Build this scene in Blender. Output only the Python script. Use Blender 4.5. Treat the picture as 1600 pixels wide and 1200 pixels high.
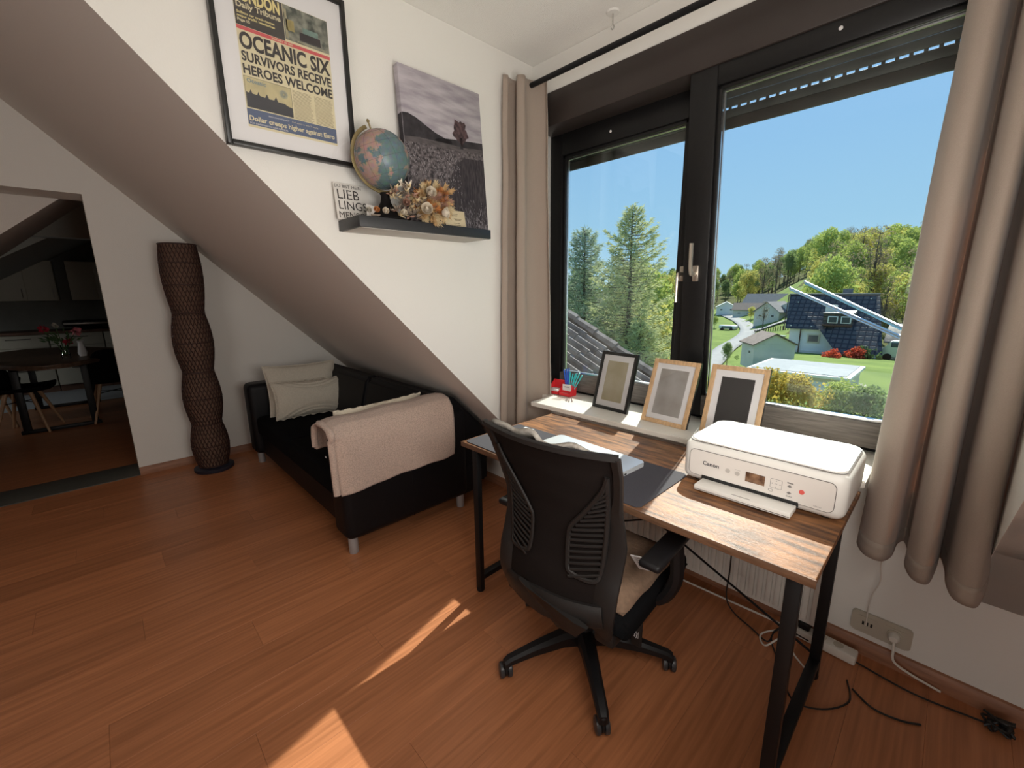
import bpy, bmesh, math, random
from mathutils import Vector, Matrix, noise
R = math.radians
random.seed(7)
scene = bpy.context.scene
COL = scene.collection
for o in list(bpy.data.objects): bpy.data.objects.remove(o)

# ---------------------------------------------------------------- camera, world, sun, area light, exposure
CX, CZ = 1.87, 1.42
yaw, pit, rol, FP = .8069, .2136, -.0116, 663.5
fw = Vector((-math.sin(yaw)*math.cos(pit), math.cos(yaw)*math.cos(pit), -math.sin(pit)))
rt = fw.cross(Vector((0, 0, 1))).normalized(); up = rt.cross(fw)
r2 = math.cos(rol)*rt + math.sin(rol)*up; u2 = -math.sin(rol)*rt + math.cos(rol)*up
cam = bpy.data.objects.new('camera', bpy.data.cameras.new('camera')); COL.objects.link(cam)
cam.data.sensor_width = 36; cam.data.lens = FP/1600*36; cam.data.clip_start = .02; cam.data.clip_end = 2000
m = Matrix((r2, u2, -fw)).transposed().to_4x4(); m.translation = (CX, 0, CZ); cam.matrix_world = m
scene.camera = cam

w = bpy.data.worlds.new('sky'); scene.world = w; w.use_nodes = True
nt = w.node_tree; nt.nodes.clear()
tc = nt.nodes.new('ShaderNodeTexCoord'); sx = nt.nodes.new('ShaderNodeSeparateXYZ'); rp = nt.nodes.new('ShaderNodeValToRGB')
bg = nt.nodes.new('ShaderNodeBackground'); ow = nt.nodes.new('ShaderNodeOutputWorld')
nt.links.new(tc.outputs['Generated'], sx.inputs[0]); nt.links.new(sx.outputs['Z'], rp.inputs[0])
nt.links.new(rp.outputs[0], bg.inputs[0]); nt.links.new(bg.outputs[0], ow.inputs[0])
e = rp.color_ramp.elements
e[0].position = 0; e[0].color = (.52, .76, .93, 1); e[1].position = .9; e[1].color = (.16, .38, .82, 1)
q = e.new(.12); q.color = (.40, .67, .93, 1); q = e.new(.4); q.color = (.30, .56, .95, 1)
bg.inputs[1].default_value = 1.0

sun = bpy.data.objects.new('sun', bpy.data.lights.new('sun', 'SUN')); COL.objects.link(sun)
sd = Vector((-.235, 1, 1.02)).normalized()
sun.rotation_euler = sd.to_track_quat('Z', 'Y').to_euler(); sun.data.energy = 9.5; sun.data.angle = R(.5); sun.data.color = (1, .95, .86)

def area(name, loc, target, sx_, sy_, en, col):
    l = bpy.data.lights.new(name, 'AREA'); l.shape = 'RECTANGLE'; l.size = sx_; l.size_y = sy_; l.energy = en; l.color = col
    o = bpy.data.objects.new(name, l); COL.objects.link(o); o.location = loc
    o.rotation_euler = (Vector(loc)-Vector(target)).to_track_quat('Z', 'Y').to_euler(); return o
area('side_fill_light', (2.01, .62, 1.50), (0, 1.05, 2.2), .9, .9, 31, (1, .95, .88))  # unseen fill added at the right cheek to brighten the left wall
area('rear_fill_light', (2.3, -2.4, 1.3), (1.2, .9, 2.1), 1.8, 1.3, 20, (1, .95, .9))  # added fill behind the camera, lifts the level of the whole room
area('kitchen_fill_light', (-5.5, -2.9, 1.5), (-6.8, 0, 1.2), 1.0, 1.0, 9, (.95, 1, 1))  # weak fill added out of view so the far room is less dark
vs = scene.view_settings
vs.view_transform = 'Standard'; vs.look = 'None'; vs.gamma = 1; vs.use_curve_mapping = False; vs.exposure = 0

# ---------------------------------------------------------------- helpers
MATS = {}
def mat(name, col, rough=.6, metal=0, var=0, scale=20, stretch=(1, 1, 1), bump=0, bscale=None, spec=.5, obvar=0, col2=None, detail=4, coat=0, sheen=0, trans=0, emit=None, estr=0, coord='Object'):
    if name in MATS: return MATS[name]
    mt = bpy.data.materials.new(name); mt.use_nodes = True; n = mt.node_tree; b = n.nodes['Principled BSDF']
    b.inputs['Roughness'].default_value = rough; b.inputs['Metallic'].default_value = metal
    b.inputs['Specular IOR Level'].default_value = spec; b.inputs['Coat Weight'].default_value = coat
    b.inputs['Sheen Weight'].default_value = sheen
    b.inputs['Transmission Weight'].default_value = trans
    if emit: b.inputs['Emission Color'].default_value = (*emit, 1); b.inputs['Emission Strength'].default_value = estr
    t = n.nodes.new('ShaderNodeTexCoord'); mp = n.nodes.new('ShaderNodeMapping'); mp.inputs['Scale'].default_value = stretch
    n.links.new(t.outputs[coord], mp.inputs[0])
    vec = mp.outputs[0]
    if obvar:
        oi = n.nodes.new('ShaderNodeObjectInfo'); ad = n.nodes.new('ShaderNodeVectorMath'); ad.operation = 'ADD'
        ml = n.nodes.new('ShaderNodeMath'); ml.operation = 'MULTIPLY'; ml.inputs[1].default_value = 37
        n.links.new(oi.outputs['Random'], ml.inputs[0]); n.links.new(mp.outputs[0], ad.inputs[0]); n.links.new(ml.outputs[0], ad.inputs[1]); vec = ad.outputs[0]
    nz = n.nodes.new('ShaderNodeTexNoise'); nz.inputs['Scale'].default_value = scale; nz.inputs['Detail'].default_value = detail
    n.links.new(vec, nz.inputs['Vector'])
    c1 = col; c2 = col2 if col2 else tuple(max(0, c*(1-var)) for c in col)
    rmp = n.nodes.new('ShaderNodeValToRGB'); rmp.color_ramp.elements[0].position = .35; rmp.color_ramp.elements[1].position = .65
    rmp.color_ramp.elements[0].color = (*c2, 1); rmp.color_ramp.elements[1].color = (*c1, 1)
    n.links.new(nz.outputs['Fac'], rmp.inputs[0])
    out = rmp.outputs[0]
    if obvar:
        hs = n.nodes.new('ShaderNodeHueSaturation'); mr = n.nodes.new('ShaderNodeMapRange')
        mr.inputs['To Min'].default_value = 1-obvar; mr.inputs['To Max'].default_value = 1+obvar
        n.links.new(oi.outputs['Random'], mr.inputs[0]); n.links.new(mr.outputs[0], hs.inputs['Value']); n.links.new(out, hs.inputs['Color']); out = hs.outputs[0]
    n.links.new(out, b.inputs['Base Color'])
    if bump:
        nb = n.nodes.new('ShaderNodeTexNoise'); nb.inputs['Scale'].default_value = bscale or scale*3; nb.inputs['Detail'].default_value = 3
        n.links.new(vec, nb.inputs['Vector'])
        bp = n.nodes.new('ShaderNodeBump'); bp.inputs['Strength'].default_value = bump; bp.inputs['Distance'].default_value = .004
        n.links.new(nb.outputs['Fac'], bp.inputs['Height']); n.links.new(bp.outputs[0], b.inputs['Normal'])
    MATS[name] = mt; return mt

WORLD = {}
def wm(o): return WORLD.get(o.name, Matrix.Identity(4)) if o else Matrix.Identity(4)
def fin(name, me, m, parent, smooth):
    o = bpy.data.objects.new(name, me); COL.objects.link(o)
    for mm in (m if isinstance(m, (list, tuple)) else [m]): me.materials.append(mm)
    if smooth:
        for p in me.polygons: p.use_smooth = True
        if smooth == 'auto':
            try: me.set_sharp_from_angle(angle=R(35))
            except Exception: pass
    if parent: o.parent = parent; WORLD[o.name] = wm(parent)
    return o
def obj(name, bm, m, parent=None, smooth='auto', label=None):
    if parent: bm.transform(wm(parent).inverted())
    bmesh.ops.recalc_face_normals(bm, faces=bm.faces)
    me = bpy.data.meshes.new(name); bm.to_mesh(me); bm.free()
    o = fin(name, me, m, parent, smooth)
    if label: o['label'] = label
    return o
def tag(o, label, cat, group=None):
    o['label'] = label; o['category'] = cat
    if group: o['group'] = group
    return o
def thing(name, label, cat, loc, rz=0, group=None):
    o = bpy.data.objects.new(name, None); COL.objects.link(o); o.location = loc; o.rotation_euler = (0, 0, rz); o.empty_display_size = .05
    WORLD[o.name] = Matrix.Translation(loc) @ Matrix.Rotation(rz, 4, 'Z')
    return tag(o, label, cat, group)
def st(o): o['kind'] = 'structure'; return o
def stuff(o): o['kind'] = 'stuff'; return o
def NB(): return bmesh.new()
def box(bm, x0, x1, y0, y1, z0, z1, bev=0, seg=2, M=None, mi=0):
    r = bmesh.ops.create_cube(bm, size=1); vs_ = r['verts']
    for v in vs_: v.co = Vector((x0+(v.co.x+.5)*(x1-x0), y0+(v.co.y+.5)*(y1-y0), z0+(v.co.z+.5)*(z1-z0)))
    fs = set(f for v in vs_ for f in v.link_faces)
    if bev:
        es = list(set(e_ for v in vs_ for e_ in v.link_edges))
        rr = bmesh.ops.bevel(bm, geom=es, offset=min(bev, .49*min(x1-x0, y1-y0, z1-z0)), segments=seg, affect='EDGES', profile=.5)
        vs_ = list(set(v for f in rr['faces'] for v in f.verts) | set(v for v in vs_ if v.is_valid)); fs = set(f for v in vs_ for f in v.link_faces)
    if mi:
        for f in fs: f.material_index = mi
    if M: bmesh.ops.transform(bm, matrix=M, verts=[v for v in vs_ if v.is_valid])
    return vs_
def BX(name, d, m, parent=None, bev=.003, seg=2, M=None, label=None):
    bm = NB(); box(bm, *d, bev=bev, seg=seg, M=M); return obj(name, bm, m, parent, label=label)
def tube(bm, pts, r, n=8, cap=True, flat=None):
    pts = [Vector(p) for p in pts]; rs = r if isinstance(r, (list, tuple)) else [r]*len(pts); rings = []
    ref = None
    for i, p in enumerate(pts):
        d = (pts[min(i+1, len(pts)-1)]-pts[max(i-1, 0)]).normalized()
        if ref is None:
            ref = Vector((0, 0, 1)) if abs(d.z) < .9 else Vector((1, 0, 0))
        a = (ref-d*ref.dot(d)).normalized(); b = d.cross(a); ref = a
        fa, fb = flat if flat else (1, 1)
        rings.append([bm.verts.new(p+(a*math.cos(2*math.pi*k/n)*fa+b*math.sin(2*math.pi*k/n)*fb)*rs[i]) for k in range(n)])
    for i in range(len(rings)-1):
        for k in range(n): bm.faces.new((rings[i][k], rings[i][(k+1) % n], rings[i+1][(k+1) % n], rings[i+1][k]))
    if cap: bm.faces.new(rings[0][::-1]); bm.faces.new(rings[-1])
def smoothpts(pts, k=6):
    P = [Vector(p) for p in pts]; out = []
    for i in range(len(P)-1):
        p0, p1, p2, p3 = P[max(i-1, 0)], P[i], P[i+1], P[min(i+2, len(P)-1)]
        for j in range(k):
            t = j/k; out.append(.5*((2*p1)+(p2-p0)*t+(2*p0-5*p1+4*p2-p3)*t*t+(3*p1-p0-3*p2+p3)*t**3))
    out.append(P[-1]); return out
def TB(name, pts, r, m, parent=None, n=8, sm=0, flat=None, label=None):
    bm = NB(); tube(bm, smoothpts(pts, sm) if sm else pts, r, n, flat=flat); return obj(name, bm, m, parent, label=label)
def lathe(bm, prof, c=(0, 0, 0), n=24, M=None):
    rings = []; new = []
    for r_, z in prof:
        rg = [bm.verts.new(Vector(c)+Vector((r_*math.cos(2*math.pi*k/n), r_*math.sin(2*math.pi*k/n), z))) for k in range(n)]; rings.append(rg); new += rg
    for i in range(len(rings)-1):
        for k in range(n): bm.faces.new((rings[i][k], rings[i][(k+1) % n], rings[i+1][(k+1) % n], rings[i+1][k]))
    if prof[0][0] > 1e-5: bm.faces.new(rings[0][::-1])
    if prof[-1][0] > 1e-5: bm.faces.new(rings[-1])
    bmesh.ops.remove_doubles(bm, verts=new, dist=1e-6)
    if M: bmesh.ops.transform(bm, matrix=M, verts=[v for v in new if v.is_valid])
def prism(bm, poly, off, mi=0):
    """polygon of 3-D points extruded by vector off"""
    a = [bm.verts.new(Vector(p)) for p in poly]; b = [bm.verts.new(Vector(p)+Vector(off)) for p in poly]; n = len(a)
    fs = [bm.faces.new(a[::-1]), bm.faces.new(b)]
    for i in range(n): fs.append(bm.faces.new((a[i], a[(i+1) % n], b[(i+1) % n], b[i])))
    for f in fs: f.material_index = mi
def PR(name, poly, off, m, parent=None, label=None, bev=0):
    bm = NB(); prism(bm, poly, off)
    if bev: bmesh.ops.bevel(bm, geom=list(bm.edges), offset=bev, segments=2, affect='EDGES')
    return obj(name, bm, m, parent, label=label)
def rrect(w_, h_, r_, k=5):
    out = []
    for cx, cy, a0 in ((w_/2-r_, h_/2-r_, 0), (-w_/2+r_, h_/2-r_, 90), (-w_/2+r_, -h_/2+r_, 180), (w_/2-r_, -h_/2+r_, 270)):
        for i in range(k+1):
            a = R(a0+90*i/k); out.append((cx+r_*math.cos(a), cy+r_*math.sin(a)))
    return out
def grid(name, f, nu, nv, m, parent=None, thick=0, smooth=True, label=None):
    """surface from f(u,v)->point, u,v in 0..1"""
    vs_ = [f(i/nu, j/nv) for j in range(nv+1) for i in range(nu+1)]
    inv = wm(parent).inverted()
    vs_ = [inv @ Vector(v) for v in vs_]
    fs = [(j*(nu+1)+i, j*(nu+1)+i+1, (j+1)*(nu+1)+i+1, (j+1)*(nu+1)+i) for j in range(nv) for i in range(nu)]
    me = bpy.data.meshes.new(name); me.from_pydata(vs_, [], fs); me.update()
    o = fin(name, me, m, parent, smooth)
    if thick:
        md = o.modifiers.new('thick', 'SOLIDIFY'); md.thickness = thick; md.offset = 0
    if label: o['label'] = label
    return o
def text(name, body, org, right, upv, h, width, m, parent, depth=.0006, bold=0.0, font_sx=None, label=None):
    """text with its lower left corner at org; cap height h; squeezed to width"""
    cu = bpy.data.curves.new(name, 'FONT'); cu.body = body; cu.size = 1; cu.extrude = .0; cu.offset = bold; cu.resolution_u = 3
    tmp = bpy.data.objects.new('tmp', cu); COL.objects.link(tmp)
    dg = bpy.context.evaluated_depsgraph_get(); me = bpy.data.meshes.new_from_object(tmp.evaluated_get(dg))
    bpy.data.objects.remove(tmp); bpy.data.curves.remove(cu)
    if not me.vertices: return None
    xs = [v.co.x for v in me.vertices]; x0, x1 = min(xs), max(xs)
    right = Vector(right).normalized(); upv = Vector(upv).normalized(); nrm = right.cross(upv)
    s = h/.69; kx = width/(x1-x0) if width else s
    inv = wm(parent).inverted()
    for v in me.vertices: v.co = inv @ (Vector(org)+right*(v.co.x-x0)*kx+upv*v.co.y*s+nrm*depth)
    me.name = name
    o = fin(name, me, m, parent, False)
    if label: o['label'] = label
    return o

# ---------------------------------------------------------------- materials
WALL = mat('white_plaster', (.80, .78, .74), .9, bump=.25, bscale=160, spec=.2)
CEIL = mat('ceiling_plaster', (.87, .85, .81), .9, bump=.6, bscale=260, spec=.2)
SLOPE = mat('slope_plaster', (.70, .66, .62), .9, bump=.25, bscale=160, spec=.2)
FLOOR = mat('laminate_boards', (.52, .205, .090), .36, var=.0, col2=(.38, .145, .062), scale=11, stretch=(6, .55, 1), bump=.02, obvar=.10, coord='Generated', detail=6, spec=.4)
FLOORB = mat('floor_joint', (.20, .08, .04), .8)
# boards: coordinates must be metric, so use object coordinates
for nd in FLOOR.node_tree.nodes:
    if nd.type == 'MAPPING': nd.inputs['Scale'].default_value = (6, .22, 1)
for l in list(FLOOR.node_tree.links):
    if l.from_node.type == 'TEX_COORD':
        tsock = l.to_socket; src = l.from_node; FLOOR.node_tree.links.remove(l); FLOOR.node_tree.links.new(src.outputs['Object'], tsock)
SKIRT = mat('skirting_wood', (.36, .16, .085), .5, var=.3, scale=8, stretch=(1, 1, 8))
WFRAME = mat('anthracite_frame', (.009, .0085, .009), .42, var=.2, scale=60, spec=.35)
WBOX = mat('brown_shutter_box', (.036, .026, .023), .42, var=.15, scale=4)
WRAIL = mat('sash_rail_wood', (.20, .17, .15), .55, var=.4, scale=10, stretch=(1, 6, 12), bump=.3)
ALU = mat('aluminium', (.75, .76, .78), .3, metal=1, var=.05)
SILL = mat('sill_marble', (.78, .74, .68), .35, var=.1, scale=6)
RADI = mat('radiator_enamel', (.78, .75, .70), .4)
CURT = mat('curtain_cloth', (.46, .385, .325), .85, var=.06, scale=300, bump=.25, bscale=600, spec=.1, sheen=.2)
# curtain lets some light through
n = CURT.node_tree; pb = n.nodes['Principled BSDF']; tl = n.nodes.new('ShaderNodeBsdfTranslucent'); tl.inputs[0].default_value = (.72, .38, .22, 1)
mx = n.nodes.new('ShaderNodeMixShader'); mx.inputs[0].default_value = .22
n.links.new(pb.outputs[0], mx.inputs[1]); n.links.new(tl.outputs[0], mx.inputs[2]); n.links.new(mx.outputs[0], n.nodes['Material Output'].inputs[0])
BLACKM = mat('black_metal', (.010, .010, .011), .45, metal=.2, spec=.35)
BLACKP = mat('black_plastic', (.007, .0065, .0075), .5, bump=.1, bscale=300, spec=.35)
DGREY = mat('charcoal_plastic', (.016, .014, .0135), .5, bump=.1, bscale=300, spec=.35)
MESHM = mat('chair_mesh', (.015, .011, .010), .85, var=.3, scale=500, bump=.3, bscale=900, spec=.1)
LEATH = mat('black_leatherette', (.0045, .0045, .006), .5, var=.2, scale=90, bump=.25, bscale=220, spec=.25)
VELV = mat('black_fabric', (.008, .008, .009), .95, var=.2, scale=200, spec=.05)
CHROME = mat('brushed_steel', (.55, .54, .52), .32, metal=1)
CREAM = mat('cream_fleece', (.62, .575, .49), .95, var=.12, scale=120, bump=.8, bscale=240, spec=.1)
CREAM2 = mat('cream_ivory_cotton', (.80, .73, .60), .9, var=.06, scale=60, bump=.5, bscale=120, spec=.1)
THROW = mat('beige_boucle', (.66, .50, .42), 1, var=.28, scale=170, bump=1.0, bscale=260, spec=.05, sheen=.3)
DESKW = mat('rustic_desk_wood', (.33, .145, .055), .46, col2=(.075, .034, .018), scale=7, stretch=(1.1, 7, 7), bump=.35, bscale=60, detail=8, spec=.4)
DESKE = mat('desk_edge_wood', (.17, .085, .045), .5, var=.4, scale=20, stretch=(1, 1, 6))
PAD = mat('desk_pad_felt', (.050, .046, .056), .9, var=.2, scale=400)
PADL = mat('desk_pad_grey_face', (.16, .14, .16), .95, var=.2, scale=300)
WHITE = mat('printer_white', (.82, .80, .76), .38)
WHITE2 = mat('printer_panel_white', (.76, .72, .68), .32)
SEAM = mat('seam_grey', (.16, .14, .13), .6)
DARKSLOT = mat('slot_black', (.01, .01, .01), .6)
LAPT = mat('laptop_silver_lid', (.70, .73, .76), .28, metal=.35)
LAPE = mat('laptop_edge_dark', (.04, .045, .05), .4)
RATT = mat('dark_rattan', (.065, .028, .022), .6, var=.45, scale=40)
RATI = mat('lamp_inner_paper', (.17, .10, .070), .9, var=.2, scale=12)
PAPER = mat('white_mount_card', (.76, .74, .74), .8)
BEECH = mat('light_oak_frame', (.62, .40, .22), .5, var=.22, scale=14, stretch=(8, 8, 1))
FRBLK = mat('black_frame_lacquer', (.012, .012, .012), .35)
RED = mat('red_card', (.75, .03, .04), .5)
BLUE = mat('blue_pen_plastic', (.02, .12, .62), .35)
TEAL = mat('teal_pen_plastic', (.05, .48, .50), .35)
CABW = mat('white_cable', (.72, .68, .62), .5)
CABB = mat('black_cable', (.012, .012, .012), .5)
SOCK = mat('beige_socket_plastic', (.50, .45, .37), .45)
def glassmat(name, tint=(.93, .97, .96), refl=.06):
    mt = bpy.data.materials.new(name); mt.use_nodes = True; n = mt.node_tree; n.nodes.clear()
    o = n.nodes.new('ShaderNodeOutputMaterial'); t = n.nodes.new('ShaderNodeBsdfTransparent'); t.inputs[0].default_value = (*tint, 1)
    g = n.nodes.new('ShaderNodeBsdfGlossy'); g.inputs['Roughness'].default_value = .01; g.inputs[0].default_value = (1, 1, 1, 1)
    f = n.nodes.new('ShaderNodeFresnel'); f.inputs[0].default_value = 1.35; mxx = n.nodes.new('ShaderNodeMixShader')
    n.links.new(f.outputs[0], mxx.inputs[0]); n.links.new(t.outputs[0], mxx.inputs[1]); n.links.new(g.outputs[0], mxx.inputs[2]); n.links.new(mxx.outputs[0], o.inputs[0]); return mt
GLASS = glassmat('window_glass')
PGLASS = glassmat('picture_glass', (1, 1, 1))

# ---------------------------------------------------------------- room shell
YW = 1.985
# floor: base and laminate boards
st(BX('floor', (-8.3, 4.1, -3.1, 2.25, -.12, -.011), FLOORB, bev=0))
floor = bpy.data.objects['floor']
WORLD['floor'] = Matrix.Identity(4)
bmesh_cache = {}
def board_mesh(L):
    k = round(L, 3)
    if k in bmesh_cache: return bmesh_cache[k]
    bm = NB(); box(bm, -.0958, .0958, 0, L-.0006, -.0105, 0); 
    top = [e_ for e_ in bm.edges if all(abs(v.co.z) < 1e-6 for v in e_.verts)]
    bmesh.ops.bevel(bm, geom=top, offset=.0004, segments=1, affect='EDGES')
    me = bpy.data.meshes.new('plank'); bm.to_mesh(me); bm.free(); me.materials.append(FLOOR); bmesh_cache[k] = me; return me
rx = -2.52; row = 0
while rx < 3.0:
    y = -1.35-(row*.47 % 1.29)
    while y < 2.0:
        L = min(1.29, 2.0-y)
        if L > .05:
            o = bpy.data.objects.new('plank', board_mesh(L)); COL.objects.link(o); o.parent = floor; o.location = (rx, y, 0)
        y += 1.29
    rx += .192; row += 1
def slab(name, poly, off, m): return st(PR(name, poly, off, m))
# the rest of the floor that is out of the picture or in the next room
bm = NB(); box(bm, -6.3, -2.875, -3, 2, -.0105, 0); f2 = obj('floor_surface', bm, FLOOR, floor); stuff(f2)
bm = NB(); box(bm, -8.1, -6.3, -3, 2, -.0105, 0); f4 = obj('kitchen_floor_tiles', bm, mat('pale_tile_floor', (.62, .66, .72), .4, var=.05), floor); stuff(f4)
bm = NB(); box(bm, -2.6, 4, -3, -1.95, -.0105, -.0005); box(bm, 3.0, 4, -1.95, 2, -.0105, -.0005); f3 = obj('floor_surface', bm, FLOOR, floor); stuff(f3)

# front wall around the window
bm = NB()
for d in ((-2.55, 0, .0, .50), (0, 2.03, 0, .752), (2.03, 4.0, 0, .39), (-.12, -.0005, .5, 2.66), (1.966, 2.15, .752, 2.66), (2.03, 2.15, .39, .752), (-.0005, 1.966, 2.49, 2.66)):
    box(bm, d[0], d[1], YW, 2.25 if d[3] != .752 else 2.2, d[2], d[3])
st(obj('wall_front', bm, WALL))
# dormer cheeks (triangular) : left one carries the pictures
slab('wall_left', [(0, -.29, 2.66), (0, YW, 2.66), (0, YW, .336)], (-.008, 0, 0), WALL)
slab('wall_right', [(2.03, -.29, 2.66), (2.03, YW, 2.66), (2.03, YW, .385)], (.12, 0, 0), WALL)
# sloping ceilings left and right of the dormer
def slopepiece(name, a, b):
    bm = NB(); lo = [bm.verts.new(v) for v in a]; hi = [bm.verts.new(Vector(v)+Vector((0, .12, .12))) for v in a]
    bm.faces.new(lo); bm.faces.new(hi[::-1])
    for i in range(4): bm.faces.new((lo[i], hi[i], hi[(i+1) % 4], lo[(i+1) % 4]))
    bmesh.ops.subdivide_edges(bm, edges=list(bm.edges), cuts=6, use_grid_fill=True)
    return st(obj(name, bm, SLOPE, smooth=False))
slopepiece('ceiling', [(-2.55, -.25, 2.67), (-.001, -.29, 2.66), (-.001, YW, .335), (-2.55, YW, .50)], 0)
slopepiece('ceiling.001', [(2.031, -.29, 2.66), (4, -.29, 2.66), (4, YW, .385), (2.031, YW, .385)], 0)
st(BX('ceiling.002', (-2.55, 4.0, -3, 2.2, 2.661, 2.80), CEIL, bev=0))
# far wall with the doorway to the kitchen
bm = NB()
box(bm, -2.87, -2.55, .045, 2.25, 0, 2.78); box(bm, -2.87, -2.55, -1.15, .045, 2.13, 2.78); box(bm, -2.87, -2.55, -3, -1.15, 0, 2.78)
st(obj('wall_far', bm, WALL))
st(BX('wall_back', (-2.55, 4.0, -3.12, -3.0, 0, 2.78), WALL, bev=0))
st(BX('wall_side', (4.0, 4.12, -3, 2.25, 0, 2.78), WALL, bev=0))
st(BX('trim_1', (-2.885, -2.545, -1.15, .043, -.004, .006), mat('threshold_grey', (.085, .085, .075), .6), bev=.002))
def skirt(name, pts_poly, off): return st(PR(name, pts_poly, off, SKIRT))
skirt('baseboard_front', [(-2.55, YW, 0), (-2.55, YW-.018, 0), (-2.55, YW-.018, .05), (-2.55, YW-.010, .062), (-2.55, YW, .065)], (6.5, 0, 0))
skirt('baseboard_far', [(-2.55, .045, 0), (-2.532, .045, 0), (-2.532, .045, .05), (-2.54, .045, .062), (-2.55, .045, .065)], (0, 1.92, 0))

# ---------------------------------------------------------------- window
WX0, WX1 = .002, 1.964  # frame, sash and shutter coordinates scaled outward about the camera, baked as plain numbers
win = st(thing('window_1', 'x', 'window', (.98, 2.15, .78)))
del win['label']; del win['category']
BX('shutter_box', (.03, WX1, 1.974, 2.20, 2.318, 2.4895), WBOX, win, bev=.006)
BX('shutter_box_lip', (WX0, WX1, 2.094, 2.20, 2.335, 2.3615), WFRAME, win, bev=.002)
bm = NB()
for d in ((WX0, .036, 2.14, 2.22, .778, 2.36), (1.925, WX1, 2.14, 2.22, .778, 2.36), (.036, 1.925, 2.14, 2.22, .778, .832), (.036, 1.925, 2.14, 2.22, 2.318, 2.36), (.936, .968, 2.15, 2.22, .832, 2.318)):
    box(bm, *d, bev=.003)
obj('outer_frame', bm, WFRAME, win)
def sash(x0, x1, z0, z1, gx0, gx1, gz0, gz1, y0, M, railcol):
    bm = NB()
    box(bm, x0, gx0, y0, y0+.06, z0, z1, bev=.005, M=M); box(bm, gx1, x1, y0, y0+.06, z0, z1, bev=.005, M=M)
    box(bm, gx0-.001, gx1+.001, y0+.001, y0+.06, gz1, z1, bev=.005, M=M)
    fr = obj('sash', bm, WFRAME, win)
    bm = NB(); box(bm, gx0-.001, gx1+.001, y0+.001, y0+.06, z0, gz0, bev=.005, M=M); obj('bottom_rail', bm, railcol, fr)
    bm = NB(); b = .017
    for d in ((gx0-.002, gx0+b, gz0, gz1), (gx1-b, gx1+.002, gz0, gz1), (gx0, gx1, gz1-b, gz1)):
        box(bm, d[0], d[1], y0+.012, y0+.03, d[2], d[3], bev=.003, M=M)
    obj('glazing_bead', bm, WFRAME, fr)
    bm = NB(); box(bm, gx0, gx1, y0+.014, y0+.03, gz0-.001, gz0+.012, bev=.003, M=M); obj('glazing_bead', bm, ALU, fr, label='pale metal bead along the bottom of the glass')
    bm = NB(); g = .006
    for d in ((gx0+b, gx0+b+g, gz0+b, gz1-b), (gx1-b-g, gx1-b, gz0+b, gz1-b), (gx0+b, gx1-b, gz1-b-g, gz1-b)):
        box(bm, d[0], d[1], y0+.033, y0+.045, d[2], d[3], M=M)
    obj('spacer', bm, ALU, fr)
    bm = NB(); box(bm, gx0+b-.004, gx1-b+.004, y0+.036, y0+.040, gz0+.01, gz1-b+.004, M=M); obj('pane', bm, GLASS, fr)
    return fr
s1 = sash(.034, .947, .798, 2.322, .113, .868, .908, 2.201, 2.115, None, WRAIL)
tilt = Matrix.Translation((0, 2.10, .803)) @ Matrix.Rotation(R(4.2), 4, 'X') @ Matrix.Translation((0, -2.10, -.803))
s2 = sash(.926, 1.928, .803, 2.333, 1.042, 1.849, .908, 2.248, 2.094, tilt, WRAIL)
PROT = mat('handle_champagne_steel', (.62, .56, .48), .3, metal=.9)
def handle(x, z, y, upw, xs, M, sashobj, lab):
    bm = NB(); box(bm, x-.014, x+.014, y-.012, y, z-.036, z+.036, bev=.004, M=M); pl = obj('handle_plate', bm, PROT, win, label=lab)
    bm = NB(); s = 1 if upw else -1
    tube(bm, smoothpts([(x, y-.01, z), (x, y-.045, z), (x+xs*.35, y-.055, z+s*.004), (x+xs, y-.058, z+s*.03), (x+xs, y-.058, z+s*.085), (x+xs, y-.056, z+s*.135)], 5), .0105, 10, flat=(1, .8))
    if M: bm.transform(M)
    obj('handle_grip', bm, PROT, pl)
handle(.896, 1.497, 2.113, False, .001, None, s1, 'steel window handle pointing down')
handle(.991, 1.497, 2.094, True, -.003, tilt, s2, 'steel window handle pointing up')
for x, z in ((.446, 2.248), (1.448, 2.290)):
    bm = NB(); lathe(bm, [(0, 0), (.0065, 0), (.0065, .004), (.004, .006), (0, .006)], n=12, M=Matrix.Translation((x, 2.113 if x < 1 else 1.985, z)) @ Matrix.Rotation(R(90), 4, 'X')); obj('white_plug_cap', bm, PAPER, win)
# belt winder at the left jamb
BX('belt_guide', (.003, .017, 2.075, 2.095, .929, 1.114), mat('brown_belt_plastic', (.05, .03, .02), .5), win, bev=.004)
BX('belt', (.006, .014, 2.085, 2.093, 1.114, 2.345), DGREY, win, bev=.001)
# shutter slats half seen outside
SLAT = mat('shutter_slat_grey', (.085, .078, .075), .55, var=.5, scale=9)
SLAT2 = mat('shutter_slat_brown', (.06, .045, .04), .6, var=.4, scale=9)
for (xa, xb) in ((.04, .94), (.965, 1.925)):
    z = 2.146
    BX('shutter_end_bar', (xa, xb, 2.235, 2.249, z, z+.046), SLAT2, win, bev=.004)
    z += .046
    for k in range(5):
        bm = NB(); top = z+.038
        box(bm, xa, xb, 2.235, 2.247, z+.001, top, bev=.005)
        obj('shutter_slat', bm, SLAT, win)
        nx = int((xb-xa)/.038)
        if k == 0 and xa > .9:
            for i in range(nx+1):
                xc = xa+i*(xb-xa)/nx
                BX('slat_bridge', (xc-.0058, xc+.0058, 2.237, 2.245, top-.001, top+.009), SLAT, win, bev=0)
        z = top+(.008 if (k == 0 and xa > .9) else 0)
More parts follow.
